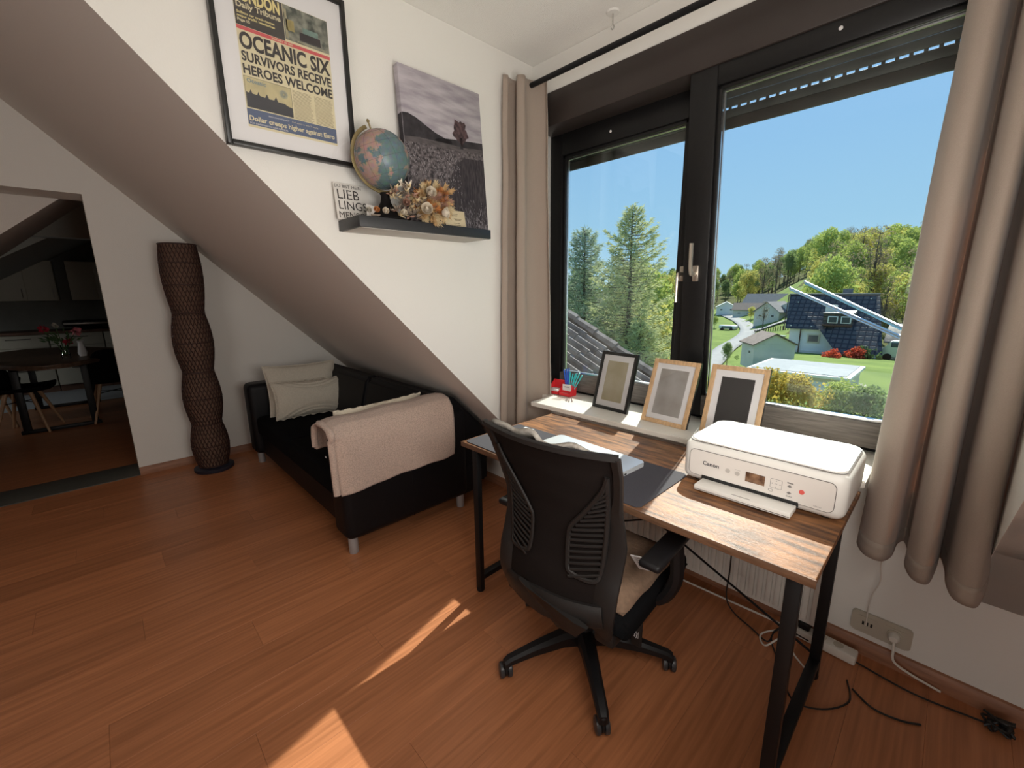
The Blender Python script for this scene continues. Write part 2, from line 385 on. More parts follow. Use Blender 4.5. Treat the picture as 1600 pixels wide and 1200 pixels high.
# outer reveal, top and sides
bm = NB(); box(bm, -.12, .0, 2.25, 2.30, .4, 2.8); box(bm, 1.965, 2.15, 2.25, 2.30, .4, 2.8); box(bm, -.12, 2.15, 2.251, 2.32, 2.34, 2.8)
st(obj('wall_front.001', bm, mat('outer_render', (.6, .58, .54), .9)))
# window sill
o = PR('window_sill', [(.182, 1.769, .757), (1.735, 1.769, .757), (1.735, 2.139, .757), (.004, 2.139, .757), (.004, 1.945, .757), (.182, 1.945, .757)], (0, 0, .025), SILL, bev=.003)
tag(o, 'long pale stone window sill running behind the desk', 'window sill')

# ---------------------------------------------------------------- radiator
rad = thing('radiator', 'white ribbed panel radiator on the wall below the window sill', 'radiator', (1.05, 1.93, .07))
BX('panel', (.45, 1.66, 1.895, 1.935, .075, .62), RADI, rad, bev=.006)
for i in range(36):
    x = .475+i*.0333
    BX('rib', (x-.011, x+.011, 1.884, 1.897, .095, .60), RADI, rad, bev=.005)
BX('side_cover', (1.66, 1.668, 1.885, 1.975, .075, .625), RADI, rad, bev=.002)
BX('top_grille', (.45, 1.66, 1.885, 1.974, .62, .632), RADI, rad, bev=.003)
for x in (.6, 1.5): BX('wall_bracket', (x-.02, x+.02, 1.93, YW-.001, .15, .55), RADI, rad, bev=.002)

# ---------------------------------------------------------------- curtain rod and curtains
rod = thing('curtain_rod', 'black metal curtain rod running above the window', 'curtain rod', (1.05, 1.87, 2.505))
TB('pole', [(.02, 1.87, 2.505), (2.03, 1.87, 2.505)], .0135, BLACKM, rod, 14)
for x in (.035, 2.0):
    TB('bracket', [(x, 1.87, 2.505), (x, 1.93, 2.505), (x, YW, 2.505)], .008, BLACKM, rod, 8)
def curtain(name, label, path, z0, z1, bottomflare, hem, seed):
    P = smoothpts([(p[0], p[1], 0) for p in path], 8); n = len(P)-1
    t = thing(name, label, 'curtain', (P[n//2].x, P[n//2].y, z0))
    cx = sum(p.x for p in P)/len(P); cy = sum(p.y for p in P)/len(P)
    def f(u, v):
        k = u*n; i = min(int(k), n-1); p = P[i].lerp(P[i+1], k-i); zz = z0+(z1-z0)*v
        fl = bottomflare*(1-v)**1.05
        w1 = noise.noise((p.x*6+seed, zz*1.3, 0))*.010*(1-v*.7)+noise.noise((p.x*9+seed, zz*4, 3))*.003
        return (max(.012, p.x+(p.x-cx)*fl*(1 if cx > 1 else .05)+w1*.6), p.y+(p.y-cy)*fl*.6+w1, zz+(noise.noise((u*5, seed, 1))*.008 if v == 0 else 0))
    grid('cloth', f, n, 60, CURT, t, thick=.0035)
    def h(u, v):
        a = Vector(f(u, v*.028)); return (a.x, a.y-.003, a.z)
    grid('hem', h, n, 3, CURT, t, thick=.003)
    return t
LP = [(.166, 1.915), (.142, 1.935), (.10, 1.885), (.090, 1.835), (.110, 1.80), (.085, 1.775), (.055, 1.80), (.045, 1.86), (.030, 1.80), (.035, 1.755), (.050, 1.735), (.035, 1.715)]
c = curtain('curtain', 'beige curtain gathered left of the window in the corner', LP, .50, 2.53, .85, 1, 3.1)
RP = [(1.792, 1.90), (1.778, 1.86), (1.776, 1.80), (1.797, 1.745), (1.828, 1.735), (1.845, 1.78), (1.850, 1.87), (1.862, 1.90), (1.872, 1.84), (1.872, 1.76), (1.888, 1.70), (1.912, 1.70), (1.922, 1.78), (1.928, 1.87), (1.938, 1.80), (1.942, 1.72), (1.955, 1.665), (1.982, 1.66), (1.995, 1.71), (2.005, 1.80)]
c = curtain('curtain', 'long beige curtain hanging right of the window above the wall socket', RP, .545, 2.53, .34, 1, 8.4)

# ceiling hook
hk = thing('ceiling_hook', 'small metal hook screwed in the white ceiling near the window', 'hook', (.58, 1.90, 2.66))
bm = NB(); lathe(bm, [(0, 2.652), (.028, 2.653), (.032, 2.6605), (0, 2.6605)], (.58, 1.90, 0), 20); obj('rose', bm, WALL, hk)
TB('hook_wire', [(.58, 1.90, 2.655), (.58, 1.90, 2.612), (.588, 1.90, 2.600), (.58, 1.90, 2.590), (.572, 1.90, 2.598)], .0028, CHROME, hk, 6, 4)

# ---------------------------------------------------------------- desk
desk = thing('desk', 'rustic brown wooden desk on black steel legs under the window', 'desk', (1.05, 1.43, 0))
BX('desk_top', (.362, 1.728, 1.117, 1.757, .728, .75), [DESKW], desk, bev=.0025)
BX('edge_band', (.360, 1.730, 1.1145, 1.1195, .7265, .7495), DESKE, desk, bev=.001)
for x, in ((.445,), (1.685,)):
    hw = .017
    BX('leg', (x-hw, x+hw, 1.125, 1.150, .004, .728), BLACKM, desk, bev=.002)
    BX('leg', (x-hw, x+hw, 1.705, 1.73, .004, .728), BLACKM, desk, bev=.002)
    BX('foot_bar', (x-hw, x+hw, 1.150, 1.705, .06, .085), BLACKM, desk, bev=.002)
    BX('top_bar', (x-hw, x+hw, 1.150, 1.705, .703, .728), BLACKM, desk, bev=.002)
    for y in (1.1375, 1.7175):
        bm = NB(); lathe(bm, [(.018, 0), (.019, .002), (.019, .012), (.013, .016)], (x, y, 0), 14); obj('levelling_foot', bm, BLACKP, desk)
TB('cross_brace', [(.462, 1.722, .11), (1.07, 1.722, .40), (1.668, 1.722, .70)], .005, BLACKM, desk, 6)
TB('cross_brace', [(.462, 1.714, .70), (1.07, 1.714, .36), (1.668, 1.714, .10)], .005, BLACKM, desk, 6)

# desk pad
tp = PR('desk_pad', [(.376+x, 1.124+y, .7505) for x, y in [(a+.445, b+.176) for a, b in rrect(.885, .352, .022)]], (0, 0, .0035), [PAD])
tag(tp, 'large dark felt desk pad lying on the desk beneath the laptop', 'desk pad')
BX('label_patch', (.44, .50, 1.445, 1.462, .7537, .7545), PAPER, tp, bev=0)

# laptop (closed)
LM = Matrix.Translation((.885, 1.315, 0)) @ Matrix.Rotation(R(-3), 4, 'Z') @ Matrix.Translation((-.885, -1.315, 0))
lap = thing('laptop', 'closed silver laptop lying on the black desk pad', 'laptop', (.885, 1.315, .7545))
bm = NB(); prism(bm, [(.885+a, 1.305+b, .7545) for a, b in rrect(.44, .29, .018)], (0, 0, .010)); bm.transform(LM); obj('base', bm, LAPT, lap)
bm = NB(); prism(bm, [(.885+a, 1.305+b, .7645) for a, b in rrect(.436, .286, .016)], (0, 0, .0015)); bm.transform(LM); obj('gap', bm, LAPE, lap)
bm = NB(); prism(bm, [(.885+a, 1.305+b, .766) for a, b in rrect(.44, .29, .018)], (0, 0, .0065)); bmesh.ops.bevel(bm, geom=[e_ for e_ in bm.edges if all(v.co.z > .7715 for v in e_.verts)], offset=.002, segments=2, affect='EDGES'); bm.transform(LM); obj('lid', bm, LAPT, lap)
for yy, l in ((1.22, .03), (1.27, .014), (1.31, .014)):
    bm = NB(); box(bm, 1.1035, 1.1055, yy, yy+l, .757, .762); bm.transform(LM); obj('port', bm, DARKSLOT, lap)
bm = NB()
for k in range(4): tube(bm, [(.80+.02*k, 1.285, .7728), (.808+.02*k, 1.302, .7728), (.815+.02*k, 1.288, .7728)], .0009, 5)
bm.transform(LM); obj('lid_logo', bm, SEAM, lap)

# ---------------------------------------------------------------- printer
PX0, PX1, PY0, PY1, PZ0, PZ1 = 1.252, 1.728, 1.445, 1.772, .7515, .902
pr = thing('printer', 'white inkjet printer with small colour screen standing on the desk', 'printer', (1.49, 1.60, .7505))
bm = NB(); box(bm, PX0, PX1, PY0, PY1, PZ0+.003, PZ1, bev=.03, seg=5); obj('body', bm, WHITE, pr)
for x in (1.30, 1.68):
    for y in (1.48, 1.73):
        bm = NB(); lathe(bm, [(.012, .7506), (.012, .756)], (x, y, 0), 10); obj('rubber_foot', bm, DARKSLOT, pr)
# scanner lid seam + lid
bm = NB(); prism(bm, [(1.49+a, 1.607+b, .8995) for a, b in rrect(.452, .305, .035)], (0, 0, .0055))
bmesh.ops.bevel(bm, geom=[e_ for e_ in bm.edges if all(v.co.z > .904 for v in e_.verts)], offset=.004, segments=3, affect='EDGES'); lid = obj('scanner_lid', bm, WHITE, pr)
bm = NB(); prism(bm, [(1.49+a, 1.607+b, .8985) for a, b in rrect(.456, .309, .036)], (0, 0, .0022)); obj('lid_seam', bm, SEAM, pr)
BX('feeder_flap', (1.335, 1.665, 1.712, 1.752, .9045, .9062), WHITE2, pr, bev=.0008)
BX('lid_mark', (1.475, 1.505, 1.60, 1.618, .9050, .9054), mat('pale_grey_print', (.45, .44, .43), .5), pr, bev=0)
def F(x, z): return (x, PY0-.0015, z)
bm = NB(); pts = [(1.49+a, PY0-.0020, .826+b) for a, b in rrect(.424, .094, .018)]; prism(bm, pts, (0, .006, 0)); obj('panel_seam', bm, SEAM, pr)
bm = NB(); pts = [(1.49+a, PY0-.0032, .826+b) for a, b in rrect(.4205, .0905, .0165)]; prism(bm, pts, (0, .006, 0)); pn = obj('front_panel', bm, WHITE2, pr)
FY = PY0-.0034
BX('output_slot', (1.325, 1.615, FY-.0004, PY0+.02, .7675, .7845), DARKSLOT, pr, bev=0)
# paper tray
bm = NB(); box(bm, 1.328, 1.612, 1.372, 1.4425, .7560, .7735, bev=.003, seg=2); tr = obj('output_tray', bm, WHITE, pr)
BX('tray_groove', (1.445, 1.50, 1.380, 1.383, .7733, .7738), SEAM, tr, bev=0)
BX('tray_edge', (1.33, 1.61, 1.3708, 1.3722, .7605, .7620), SEAM, tr, bev=0)
SCR = mat('small_screen', (.10, .05, .03), .12, var=.5, scale=40, col2=(.30, .17, .10))
BX('screen', (1.463, 1.520, FY-.0010, FY+.002, .806, .839), SCR, pr, bev=.0008)
GREYP = mat('print_grey', (.22, .21, .20), .6)
NAVY = mat('print_dark', (.05, .05, .06), .6)
text('lettering', 'Canon', (1.325, FY, .8235), (1, 0, 0), (0, 0, 1), .0135, .054, NAVY, pr, bold=.02)
text('model_lettering', 'TS5151', (1.652, FY, .7870), (1, 0, 0), (0, 0, 1), .004, .02, GREYP, pr)
for x, z, r_ in ((1.408, .8245, .0075), (1.438, .8235, .0075)):
    bm = NB(); lathe(bm, [(r_-.0012, 0), (r_, .0), (r_, .0012), (r_-.0012, .0012)], n=18, M=Matrix.Translation((x, FY, z)) @ Matrix.Rotation(R(90), 4, 'X')); obj('button', bm, mat('button_grey', (.5, .47, .44), .5), pr)
text('lettering', 'Wireless', (1.430, FY, .8345), (1, 0, 0), (0, 0, 1), .0028, .016, GREYP, pr)
def ringrect(cx, cz, w_, h_, m_, nm='button'):
    bm = NB(); o_ = rrect(w_, h_, .004); i_ = rrect(w_-.0022, h_-.0022, .003)
    a = [bm.verts.new((cx+x, FY-.0006, cz+z)) for x, z in o_]; b = [bm.verts.new((cx+x, FY-.0006, cz+z)) for x, z in i_]
    for k in range(len(a)): bm.faces.new((a[k], a[(k+1) % len(a)], b[(k+1) % len(a)], b[k]))
    return obj(nm, bm, m_, pr)
ringrect(1.5515, .8245, .033, .031, GREYP, 'direction_button')
text('lettering', 'OK', (1.5475, FY, .8225), (1, 0, 0), (0, 0, 1), .004, .008, GREYP, pr)
for dx, dz in ((0, .010), (0, -.010), (.011, 0), (-.011, 0)):
    bm = NB(); prism(bm, [(1.5515+dx-.0018, FY-.0002, .8245+dz-.0014), (1.5515+dx+.0018, FY-.0002, .8245+dz-.0014), (1.5515+dx, FY-.0002, .8245+dz+.0018)], (0, -.0004, 0)); obj('arrow', bm, GREYP, pr)
ringrect(1.538, .8005, .013, .009, GREYP)
def diamond(cx, cz, r_, m_):
    bm = NB(); prism(bm, [(cx-r_, FY-.0002, cz), (cx, FY-.0002, cz-r_*.7), (cx+r_, FY-.0002, cz), (cx, FY-.0002, cz+r_*.7)], (0, -.0006, 0)); obj('button', bm, m_, pr)
diamond(1.588, .8285, .0065, GREYP); diamond(1.588, .8070, .0065, GREYP)
text('lettering', 'Black', (1.581, FY, .8375), (1, 0, 0), (0, 0, 1), .004, .017, NAVY, pr, bold=.02)
text('lettering', 'Color', (1.581, FY, .7945), (1, 0, 0), (0, 0, 1), .004, .017, NAVY, pr, bold=.02)
bm = NB(); lathe(bm, [(.004, 0), (.0072, 0), (.0072, .0012), (.004, .0012)], n=18, M=Matrix.Translation((1.620, FY, .8205)) @ Matrix.Rotation(R(90), 4, 'X')); obj('stop_button', bm, mat('stop_red', (.75, .12, .10), .5), pr, label='red stop button')

# ---------------------------------------------------------------- office chair
CA = R(3.5)
ch = thing('office_chair', 'black mesh-back swivel office chair pushed up to the desk', 'office chair', (1.022, 1.19, 0), CA)
CM = WORLD[ch.name] @ Matrix.Translation((.034, -.004, -.004))
CB = WORLD[ch.name]
def bobj(name, bm, m): bm.transform(CB); return obj(name, bm, m, ch)
def cobj(name, bm, m, parent=ch, **k): bm.transform(CM); return obj(name, bm, m, parent, **k)
def cbox(name, d, m, parent=ch, bev=.005, seg=2, M=None, **k):
    bm = NB(); box(bm, *d, bev=bev, seg=seg, M=M); return cobj(name, bm, m, parent, **k)
bm = NB(); lathe(bm, [(0, .075), (.040, .078), (.046, .10), (.042, .135), (.030, .15), (0, .15)], n=24); bobj('base_hub', bm, BLACKP)
bm = NB(); lathe(bm, [(0, .13), (.026, .13), (.024, .24), (.015, .25), (.015, .34), (0, .34)], n=20); bobj('gas_column', bm, BLACKP)
for k in range(5):
    a = R(30+72*k)-CA; d = Vector((math.cos(a), math.sin(a), 0)); s = Vector((-d.y, d.x, 0))
    bm = NB(); prof = []
    secs = [(.02, .105, .034, .030), (.10, .112, .028, .024), (.22, .100, .022, .017), (.315, .083, .019, .012), (.333, .070, .016, .014)]
    rings = []
    for (r_, z, hw, hh) in secs:
        c = d*r_+Vector((0, 0, z)); rings.append([bm.verts.new(c+s*x+Vector((0, 0, y))) for x, y in ((-hw, -hh*1.1), (hw, -hh*1.1), (hw, hh*.3), (hw*.55, hh), (-hw*.55, hh), (-hw, hh*.3))])
    for i in range(len(rings)-1):
        for j in range(6): bm.faces.new((rings[i][j], rings[i][(j+1) % 6], rings[i+1][(j+1) % 6], rings[i+1][j]))
    bm.faces.new(rings[0]); bm.faces.new(rings[-1][::-1]); bobj('base_arm', bm, BLACKP)
    c = d*.325
    bm = NB(); lathe(bm, [(.010, .05), (.012, .052), (.012, .075), (.008, .08)], (c.x, c.y, 0), 12)
    ca = obj('caster', (bm.transform(CB), bm)[1], BLACKP, ch)
    ax = R(46-3.5+(-14, 8, -6, 12, 4)[k]); wd = Vector((math.cos(ax), math.sin(ax), 0))
    off = Vector((-wd.y, wd.x, 0))*.014
    for sgn in (-1, 1):
        p = c+off+wd*sgn*.0145+Vector((0, 0, .0285))
        Mx = Matrix.Translation(p) @ wd.to_track_quat('Z', 'Y').to_matrix().to_4x4()
        bm = NB(); lathe(bm, [(0, -.010), (.019, -.010), (.027, -.007), (.0283, 0), (.027, .007), (.019, .010), (.016, .007), (0, .007)], n=22, M=Mx); bm.transform(CB); obj('wheel', bm, mat('wheel_grey', (.035, .035, .038), .35), ca)
    bm = NB(); p = c+off; Mx = Matrix.Translation(p+Vector((0, 0, .034))) @ wd.to_track_quat('Z', 'Y').to_matrix().to_4x4()
    lathe(bm, [(0, -.0045), (.026, -.0045), (.026, .0045), (0, .0045)], n=18, M=Mx); bm.transform(CB); obj('wheel_hood', bm, BLACKP, ca)
cbox('seat_mechanism', (-.075, .075, -.12, .10, .335, .378), BLACKP, bev=.012)
# height lever with printed paddle
bm = NB(); tube(bm, [(.06, .02, .35), (.16, .03, .345), (.21, .03, .33)], .005, 8); lv = cobj('lever', bm, BLACKP)
bm = NB(); box(bm, .155, .195, .02, .034, .16, .315, bev=.006); lt = cobj('hang_tag', bm, DGREY)
for k in range(3):
    bm = NB(); tube(bm, [(.160+.008*k, .0185, .205-.004*k), (.168+.008*k, .0185, .225), (.172+.006*k, .0185, .200)], .0009, 5); cobj('tag_print', bm, PAPER, lt)
# seat
bm = NB(); box(bm, -.215, .215, -.18, .25, .335, .37, bev=.02, seg=3); cobj('seat_pan', bm, BLACKP)
def seatf(top):
    def f(u, v):
        x = (u-.5)*.50; y = -.23+v*.51
        ed = max(abs(u-.5)*2, abs(v-.5)*2); rr = max(0, (ed-.75)/.25)
        z = .452-.045*rr**2.2 - (.02*max(0, v-.8)/.2) if top else .402
        return CM @ Vector((x*(1-.02*rr), y, z))
    return f
grid('seat_cushion', seatf(True), 16, 16, VELV, ch, thick=.012)
bm = NB(); box(bm, -.250, .250, -.205, .280, .362, .448, bev=.028, seg=4); cobj('seat_cushion_side', bm, VELV)
# backrest : profile in (local y, z)
def by(z):
    P_ = [(.34, -.235), (.40, -.280), (.47, -.300), (.54, -.290), (.61, -.268), (.68, -.258), (.76, -.262), (.84, -.280), (.92, -.305), (1.01, -.345)]
    if z <= P_[0][0]: return P_[0][1]
    for (a, b), (c_, d_) in zip(P_, P_[1:]):
        if z <= c_: t = (z-a)/(c_-a); t = t*t*(3-2*t)*.4+t*.6; return b+(d_-b)*t
    return P_[-1][1]
def hwid(z):
    P_ = [(.36, .165), (.42, .190), (.50, .200), (.60, .201), (.78, .214), (.90, .236), (1.0, .246)]
    if z <= P_[0][0]: return P_[0][1]
    for (a, b), (c_, d_) in zip(P_, P_[1:]):
        if z <= c_: t = (z-a)/(c_-a); return b+(d_-b)*t
    return P_[-1][1]
def bp_(s, z, off=0): # s -1..1 across, curved : sides come forward
    return Vector((s*hwid(z), by(z)+.045*s*s+off, z+.004*s*s))
grid('back_mesh', lambda u, v: CM @ bp_((u*2-1)*.985, .46+v*.537), 24, 30, MESHM, ch, thick=.005)
def strip(name, pts, wd_, th, m, parent=ch):
    """flat bar following pts; wd_ list of half widths across x, thickness th in y"""
    bm = NB(); rings = []
    for i, p in enumerate(pts):
        h_ = wd_[i] if isinstance(wd_, (list, tuple)) else wd_
        d = (pts[min(i+1, len(pts)-1)]-pts[max(i-1, 0)]).normalized(); nrm = Vector((0, 1, 0)); nrm = (nrm-d*nrm.dot(d)).normalized(); a = d.cross(nrm)
        rings.append([bm.verts.new(p+a*x*h_+nrm*y*th) for x, y in ((-1, -.4), (-.7, -1), (.7, -1), (1, -.4), (1, .5), (-1, .5))])
    for i in range(len(rings)-1):
        for j in range(6): bm.faces.new((rings[i][j], rings[i][(j+1) % 6], rings[i+1][(j+1) % 6], rings[i+1][j]))
    bm.faces.new(rings[0]); bm.faces.new(rings[-1][::-1]); return cobj(name, bm, m, parent)
for s in (-1, 1):
    zs = [.40+i*.60/20 for i in range(21)]
    strip('back_frame', [bp_(s*.97, z, -.006) for z in zs], [(.040 if z < .70 else .040-.026*min(1, (z-.70)/.14)) if s > 0 else (.034 if z < .6 else .034-.020*min(1, (z-.6)/.14)) for z in zs], .009, DGREY)
strip('top_rail', [bp_(t, .998, -.006) for t in [x/8-1 for x in range(17)]], .010, .009, DGREY)
strip('bottom_rail', [bp_(t, .452+.022*t, -.010) for t in [x/8-1 for x in range(17)]], [.034+.012*(1-abs(x/8-1)) for x in range(17)], .012, DGREY)
strip('spine', [Vector((.04, by(.48)-.009, .475)), Vector((.035, by(.44)-.012, .440)), Vector((.01, -.272, .395)), Vector((-.01, -.235, .355)), Vector((-.01, -.12, .342))], [.135, .105, .062, .040, .04], .014, DGREY)
for s in (-1, 1): cbox('arm_root', (s*.185-.035, s*.185+.035, -.235, -.10, .350, .405), DGREY, bev=.012)
# lumbar wings with slots
for s in (-1, 1):
    def wp(t, z, off=-.012): return bp_(s*t, z, off)
    out = [(.86, .93), (.80, .88), (.60, .80), (.38, .735), (.34, .70), (.36, .62), (.44, .585), (.80, .575), (.88, .62), (.88, .78)]
    wf = None
    bm = NB(); loop = smoothpts([wp(t, z) for t, z in out]+[wp(*out[0])], 4); tube(bm, loop, .008, 6, cap=False, flat=(1, .6)); wf = cobj('lumbar_wing', bm, DGREY)
    nsl = 17
    for k in range(nsl):
        z = .585+k*.0185
        # left limit of the wing at this height
        def lim(zz):
            pts = [(.585, .42), (.62, .38), (.70, .36), (.735, .40), (.80, .62), (.88, .81), (.93, .86)]
            for (a, b), (c_, d_) in zip(pts, pts[1:]):
                if zz <= c_: return b+(d_-b)*max(0, (zz-a)/(c_-a))
            return .86
        t0 = lim(z); t1 = .87; 
        if t1-t0 < .06: continue
        bm = NB(); tube(bm, [wp(t0, z-.012, -.013), wp((t0+t1)/2, z, -.013), wp(t1, z+.012, -.013)], .0048, 6, flat=(1, .8)); cobj('slat', bm, DGREY, wf)
# armrests
for s in (-1, 1):
    x = s*.288
    cbox('arm_pad', (x-.034, x+.032, -.175, .085, .628, .652), BLACKP, bev=.010, seg=3)
    bm = NB(); tube(bm, smoothpts([(x, .03, .632), (x+s*.008, .03, .56), (x+s*.006, .03, .48), (s*.25, .02, .40), (s*.16, .01, .385), (s*.07, 0, .37)], 4), [.022]*21, 8, flat=(1, 1.3)); cobj('arm_support', bm, BLACKP)

# quilted cushion on the chair
qc = thing('chair_cushion', 'beige quilted cushion on the seat and backrest of the office chair', 'cushion', (1.022, 1.19, .452), CA)
QM = mat('quilted_taupe', (.28, .18, .12), .95, var=.2, scale=60, bump=.6, bscale=90)
QM2 = mat('grey_taupe_cloth', (.38, .35, .31), .95, var=.25, scale=60, bump=.6, bscale=90)
def qf(u, v):
    x = (u-.5)*.45; y = -.19+v*.42; ed = max(abs(u-.5)*2, abs(v-.5)*2)
    z = .452+.046*(1-max(0, (ed-.6)/.4)**2)+.006*math.sin(u*18)*math.sin(v*18)+noise.noise((u*4, v*4, 1))*.012
    return CM @ Vector((x, y, z))
bm = NB()
grid('seat_pad', qf, 24, 24, QM, qc, thick=.012)
def qb(u, v):
    z = .50+v*.498; s_ = (u*2-1)*.90
    b = bp_(s_, min(z, 1.0)); puff = .030*(1-max(0, (abs(s_)-.6)/.35)**2)*(1 if v < .9 else 1-(v-.9)*6)
    return CM @ Vector((b.x, b.y+.008+puff+noise.noise((u*5, v*5, 7))*.01, z+noise.noise((u*6, 2, 5))*.014*v+(.016*v if u < .5 else .004)))
grid('back_pad', qb, 24, 24, QM2, qc, thick=.014)
bm = NB(); TM = CM @ Matrix.Translation((.245, -.11, .60)) @ Matrix.Rotation(R(25), 4, 'X') @ Matrix.Rotation(R(-20), 4, 'Y')
box(bm, -.034, .034, -.001, .001, -.03, .03, M=TM); tgx = obj('care_tag', bm, PAPER, qc)
for k in range(5):
    bm = NB(); box(bm, -.022, .024, -.0016, -.0011, .02-.009*k, .0225-.009*k, M=TM); obj('tag_print', bm, SEAM, tgx)

# ---------------------------------------------------------------- sofa
sf = thing('sofa', 'black leatherette sofa under the sloping ceiling', 'sofa', (-1.23, 1.2, 0))
def softbox(name, d, m, bev=.04, seg=4, parent=sf, M=None, **k):
    bm = NB(); box(bm, *d, bev=bev, seg=seg, M=M); return obj(name, bm, m, parent, **k)
SX0, SX1 = -2.22, -.22
softbox('frame', (SX0+.02, SX1-.02, .83, 1.66, .10, .30), LEATH, .02)
softbox('seat_cushion', (SX0+.19, -1.23, .80, 1.45, .28, .44), VELV, .04)
softbox('seat_cushion', (-1.225, SX1-.18, .80, 1.45, .28, .44), VELV, .04)
a1 = softbox('armrest', (SX1-.19, SX1, .775, 1.60, .105, .705), LEATH, .045, 5)
a2 = softbox('armrest', (SX0, SX0+.19, .775, 1.52, .105, .705), LEATH, .045, 5)
def backf(x0, x1):
    bm = NB(); prism(bm, [(x0, 1.32, .40), (x0, 1.42, .775), (x0, 1.47, .80), (x0, 1.52, .79), (x0, 1.80, .50), (x0, 1.80, .14), (x0, 1.45, .14)], (x1-x0, 0, 0))
    bmesh.ops.bevel(bm, geom=list(bm.edges), offset=.025, segments=3, affect='EDGES'); return obj('back_cushion', bm, LEATH, sf)
backf(SX0+.05, -1.235); backf(-1.225, SX1-.03)
for x in (SX0+.07, SX1-.075):
    for y in (.80+.03, 1.575):
        bm = NB(); lathe(bm, [(0, 0), (.024, 0), (.026, .004), (.026, .105), (0, .105)], (x, y, 0), 20); obj('leg', bm, mat('satin_grey_metal', (.42, .42, .43), .4, metal=.35), sf, label='short brushed steel cylinder foot')
TB('seam_piping', [(SX1-.0005, 1.18, .12), (SX1+.0003, 1.18, .68)], .0018, LEATH, a1, 6)
BX('fabric_label', (-.425, -.408, .772, .775, .545, .553), PAPER, a1, bev=0)

def pillow(name, label, C, w_, h_, t_, M, m, ridges=0, seed=0, frill=0):
    """M maps local (x right, z up, y normal) to the world"""
    t = thing(name, label, 'cushion', C)
    MM = Matrix.Translation(C) @ M
    def face(sg):
        def f(u, v):
            a, b = u*2-1, v*2-1
            e_ = (1-abs(a)**2.6)*(1-abs(b)**2.6); e_ = max(e_, 0)**.5
            pin = 1-.07*(1-abs(a)**2)*abs(b)**3-.0; pin2 = 1-.07*(1-abs(b)**2)*abs(a)**3
            x = a*w_/2*pin2; z = b*h_/2*pin; y = -sg*t_/2*e_
            if ridges and sg > 0:
                for cc in (1.75, -1.75):
                    rr = math.hypot(a*1.25, b-cc)
                    for k in range(3):
                        dd = rr-(.98+k*.17 ); y -= .015*math.exp(-(dd/.045)**2)*e_
            y += noise.noise((a*3+seed, b*3, sg))*.006*e_
            if frill: z += .006*math.sin(a*40)*(abs(b) > .97); x += .006*math.sin(b*30)*(abs(a) > .97)
            return MM @ Vector((x, y, z))
        return f
    grid('cover_front', face(1), 64, 48, m, t); grid('cover_back', face(-1), 24, 20, m, t)
    bm = NB(); loop = []
    for k in range(96):
        q_ = k/96*4; sd_ = int(q_); f_ = (q_-sd_)*2-1
        a, b = ((f_, -1), (1, f_), (-f_, 1), (-1, -f_))[sd_]
        pin = 1-.07*(1-abs(a)**2)*abs(b)**3; pin2 = 1-.07*(1-abs(b)**2)*abs(a)**3
        loop.append(MM @ Vector((a*w_/2*pin2, 0, b*h_/2*pin+(frill*.006*math.sin(k*2.1)))))
    loop.append(loop[0]); tube(bm, loop, .006, 6, cap=False); obj('piping', bm, m, t)
    return t
def face_dir(nrm, tilt_, roll_=0):
    """local -y looks along nrm"""
    a = math.atan2(nrm[0], -nrm[1]); return Matrix.Rotation(a, 4, 'Z') @ Matrix.Rotation(R(tilt_), 4, 'X') @ Matrix.Rotation(R(roll_), 4, 'Y')
pillow('throw_pillow', 'larger plain cream cushion behind another against the far sofa armrest', (-1.925, 1.165, .635), .56, .43, .13, face_dir((1, -.10), -14, 0), CREAM, seed=2)
pillow('throw_pillow', 'cream rectangular cushion with ridged arcs at the far end of the sofa', (-1.765, 1.185, .585), .60, .30, .12, face_dir((1, -.06), -20, 1), CREAM, ridges=1, seed=5, frill=1)
pillow('throw_pillow', 'ivory cushion half under the beige throw at the near armrest', (-.56, 1.155, .625), .56, .33, .11, face_dir((-1, .0), -24, 2), CREAM2, seed=9, frill=1)

# throw blanket over the near armrest
def thr(u, v):
    prof = [(-.455, .60), (-.452, .68), (-.435, .735), (-.38, .762), (-.30, .770), (-.235, .755), (-.200, .715), (-.192, .64), (-.190, .55), (-.190, .46), (-.192, .405)]
    L_ = u*(len(prof)-1); i = min(int(L_), len(prof)-2); t_ = L_-i
    x = prof[i][0]+(prof[i+1][0]-prof[i][0])*t_; z = prof[i][1]+(prof[i+1][1]-prof[i][1])*t_
    y = .735+.02*u+v*(.74-.03*u)
    down = max(0, u-.65)/.35
    z += .035*v*down + .025*v*(1-down)
    z += noise.noise((u*3, v*5, 2))*.010; x += noise.noise((u*3, v*6, 9))*.008*(1 if u > .6 else 0)+(.004 if u > .6 else 0)
    if v < .06: x -= (.06-v)*.25*(1 if u > .6 else -1)
    return (x+(.012*math.sin(v*9+1) if u > .7 else 0)*down, y, z)
tb = thing('throw_blanket', 'beige boucle throw blanket draped over the near sofa armrest', 'blanket', (-.32, 1.1, .76))
grid('blanket_cloth', thr, 60, 50, THROW, tb, thick=.020)
def rollf(u, v):
    a = u*2*math.pi; yy = .735+.018*math.cos(a)
    p = thr(.02+v*.96, 0); return (p[0]+(.016*math.sin(a))*(1 if v > .5 else -1)*.9, yy, p[2]+(.016*math.sin(a) if .3 < v < .6 else 0))
grid('folded_edge', rollf, 12, 40, THROW, tb)

